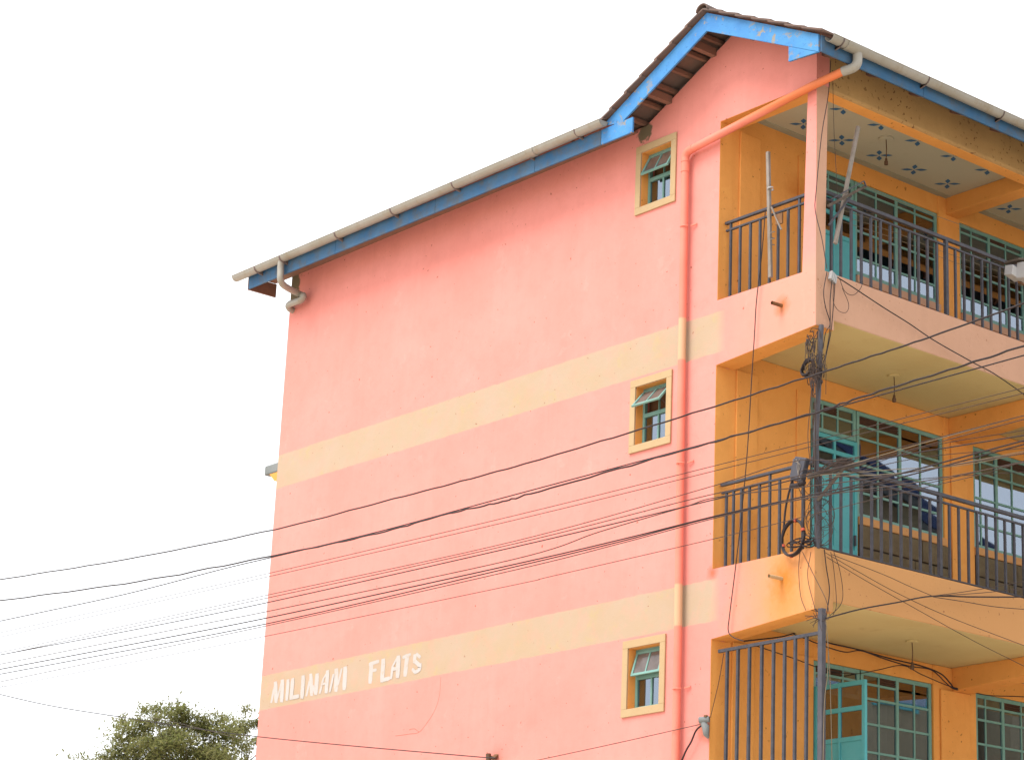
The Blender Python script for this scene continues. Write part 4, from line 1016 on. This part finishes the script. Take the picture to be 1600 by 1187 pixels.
# ------------------------------------------------------------------ house across the street (seen mirrored in the panes)
def gable_house(x0, x1, y0, y1, yr, zr, e0, e1, lab, wallm='cream'):
    """house whose gable faces the flats: ridge along X at y = yr"""
    e = empty('street_house', ((x0+x1)/2, (y0+y1)/2, ZG), lab, 'house'); cx, cy = (x0+x1)/2, (y0+y1)/2
    g = MB().prism([(y0-cy, 0), (y1-cy, 0), (y1-cy, e1-ZG), (yr-cy, zr-ZG-.1), (y0-cy, e0-ZG)], 0, x0-cx, x1-cx); wl = g.build('wall', M[wallm], e)
    for ya, za, yb_, zb in ((yr, zr, y1+.5, e1-.1), (yr, zr, y0-.5, e0-.1)):
        g = MB(); N = int((x1-x0+1.2)/.15)
        for k in range(N+1):
            xx = x0-cx-.6+.15*k; dz = .03*(k % 2)
            g.v += [(xx, ya-cy, za-ZG+dz), (xx, yb_-cy, zb-ZG+dz), (xx, ya-cy, za-ZG+dz-.01), (xx, yb_-cy, zb-ZG+dz-.01)]
        for k in range(N): q = 4*k; g.f += [(q, q+4, q+5, q+1), (q+2, q+3, q+7, q+6)]
        g.build('roof', M['iron'], e)
        MB().prism([(ya-cy, za-ZG), (yb_-cy, zb-ZG), (yb_-cy, zb-ZG-.28), (ya-cy, za-ZG-.28)], 0, x0-cx-.66, x0-cx-.62).build('fascia', M['darkblue'], e)
    for fl_ in range(4):
        yy = y0+1.0
        while yy < y1-1.6:
            fr = MB().box(x0-cx-.04, x0-cx-.001, yy-cy, yy-cy+1.4, fl_*3+1.0, fl_*3+2.4).build('window', M['turq'] if fl_ % 2 else M['white'], e)
            MB().box(x0-cx-.05, x0-cx-.041, yy-cy+.08, yy-cy+1.32, fl_*3+1.08, fl_*3+2.32).build('pane', M['glass'], fr)
            yy += 2.6
    return e
gable_house(14.0, 22.0, 8, 22.3, 14.5, 6.1, 4.0, 3.6, 'tall cream house with a blue-edged iron roof across the street, mirrored in the windows')
gable_house(13.2, 21.0, 22.9, 36, 30, 4.5, 3.1, 3.0, 'lower cream house further along the street, mirrored in the right-hand windows')

# ------------------------------------------------------------------ tree beyond the building
def tree(H, rx, rz, ncl, nlf, seed, label, lobes=6, rcl=.42, low=.25):
    """trunk and limbs, twigs out to leaf clusters spread through a lobed crown (top at z = H)"""
    rt = random.Random(seed); e = empty('shade_tree', (0, 0, 0), label, 'tree')
    cz = H-rz; L_ = []
    for k in range(lobes):
        a = 6.28*k/lobes+rt.uniform(-.3, .3); L_.append(Vector((math.cos(a)*rx*.42, math.sin(a)*rx*.42, cz+rt.uniform(-.35, .25)*rz)))
    L_.append(Vector((0, 0, cz+rz*.22)))
    g = MB()
    g.tube([(0, 0, 0), (.05, .1, H*.25), (-.05, 0, H*.5), (0, 0, cz-rz*.2)], [H*.022, H*.018, H*.014, H*.009], 9)
    for c0 in L_:
        st_ = Vector((0, 0, H*rt.uniform(.35, .5))); md = (st_+c0)/2+Vector((rt.uniform(-.2, .2), rt.uniform(-.2, .2), -.2))
        g.tube(smooth_path([st_, md, c0], 5), .055, 6)
    lf = MB()
    for i in range(ncl):
        c0 = rt.choice(L_); R = rx*.62
        while True:
            v = Vector((rt.uniform(-1, 1), rt.uniform(-1, 1), rt.uniform(-.8, 1)))
            if .2 < v.length < 1: break
        v = v.normalized()*(v.length**.45); t = c0+Vector((v.x*R, v.y*R, v.z*rz*.78))
        if t.z > H: continue
        if i % 2 == 0: g.tube(smooth_path([c0, (c0+t)/2+Vector((rt.uniform(-.15, .15), rt.uniform(-.15, .15), -.12)), t], 3), [.022, .02, .018, .016, .012, .01, .008], 4)
        R0 = rcl*rt.uniform(.6, 1.2)
        for q in range(int(nlf*rt.uniform(.6, 1.3))):
            w_ = Vector((rt.gauss(0, 1), rt.gauss(0, 1), rt.gauss(0, .62)))*R0*.52; p = t+w_
            a = Vector((rt.uniform(-1, 1), rt.uniform(-1, 1), rt.uniform(-.7, .35))).normalized()
            b = a.cross(Vector((rt.uniform(-.4, .4), rt.uniform(-.4, .4), 1))).normalized()
            L = rt.uniform(.05, .09); wd = L*.42; n0 = len(lf.v); dn = Vector((0, 0, -L*.35))
            lf.v += [tuple(p-a*L), tuple(p+b*wd+dn*.2), tuple(p+a*L+dn), tuple(p-b*wd+dn*.2)]; lf.f.append((n0, n0+1, n0+2, n0+3))
    g.build('trunk', M['bark'], e, smooth=True)
    me = bpy.data.meshes.new('crown'); me.from_pydata(lf.v, [], lf.f); me.materials.append(M['leaf'])
    o = bpy.data.objects.new('crown', me); C.objects.link(o); o.parent = e; o['kind'] = 'stuff'
    return e
def ray_at(px, py, dist_xy):
    dd = RM.transposed() @ Vector(((px-CX)/F_PX, (py-CY)/F_PX, 1)); return CAM+dd*(dist_xy/math.hypot(dd.x, dd.y))
for (px, py, D_, rx, rz, ncl, nlf, sd_, rcl, lab) in ((272, 1076, 78, 3.2, 3.3, 310, 180, 3, .44, 'big green tree with a rounded crown beyond the left end of the pink wall'),
                                (382, 1103, 84, 1.5, 2.6, 60, 100, 8, .34, 'airy green treetop touching the left edge of the pink wall')):
    p = ray_at(px, py, D_); e = tree(p.z-ZG, rx, rz, ncl, nlf, sd_, lab, rcl=rcl); e.location = (p.x, p.y, ZG)
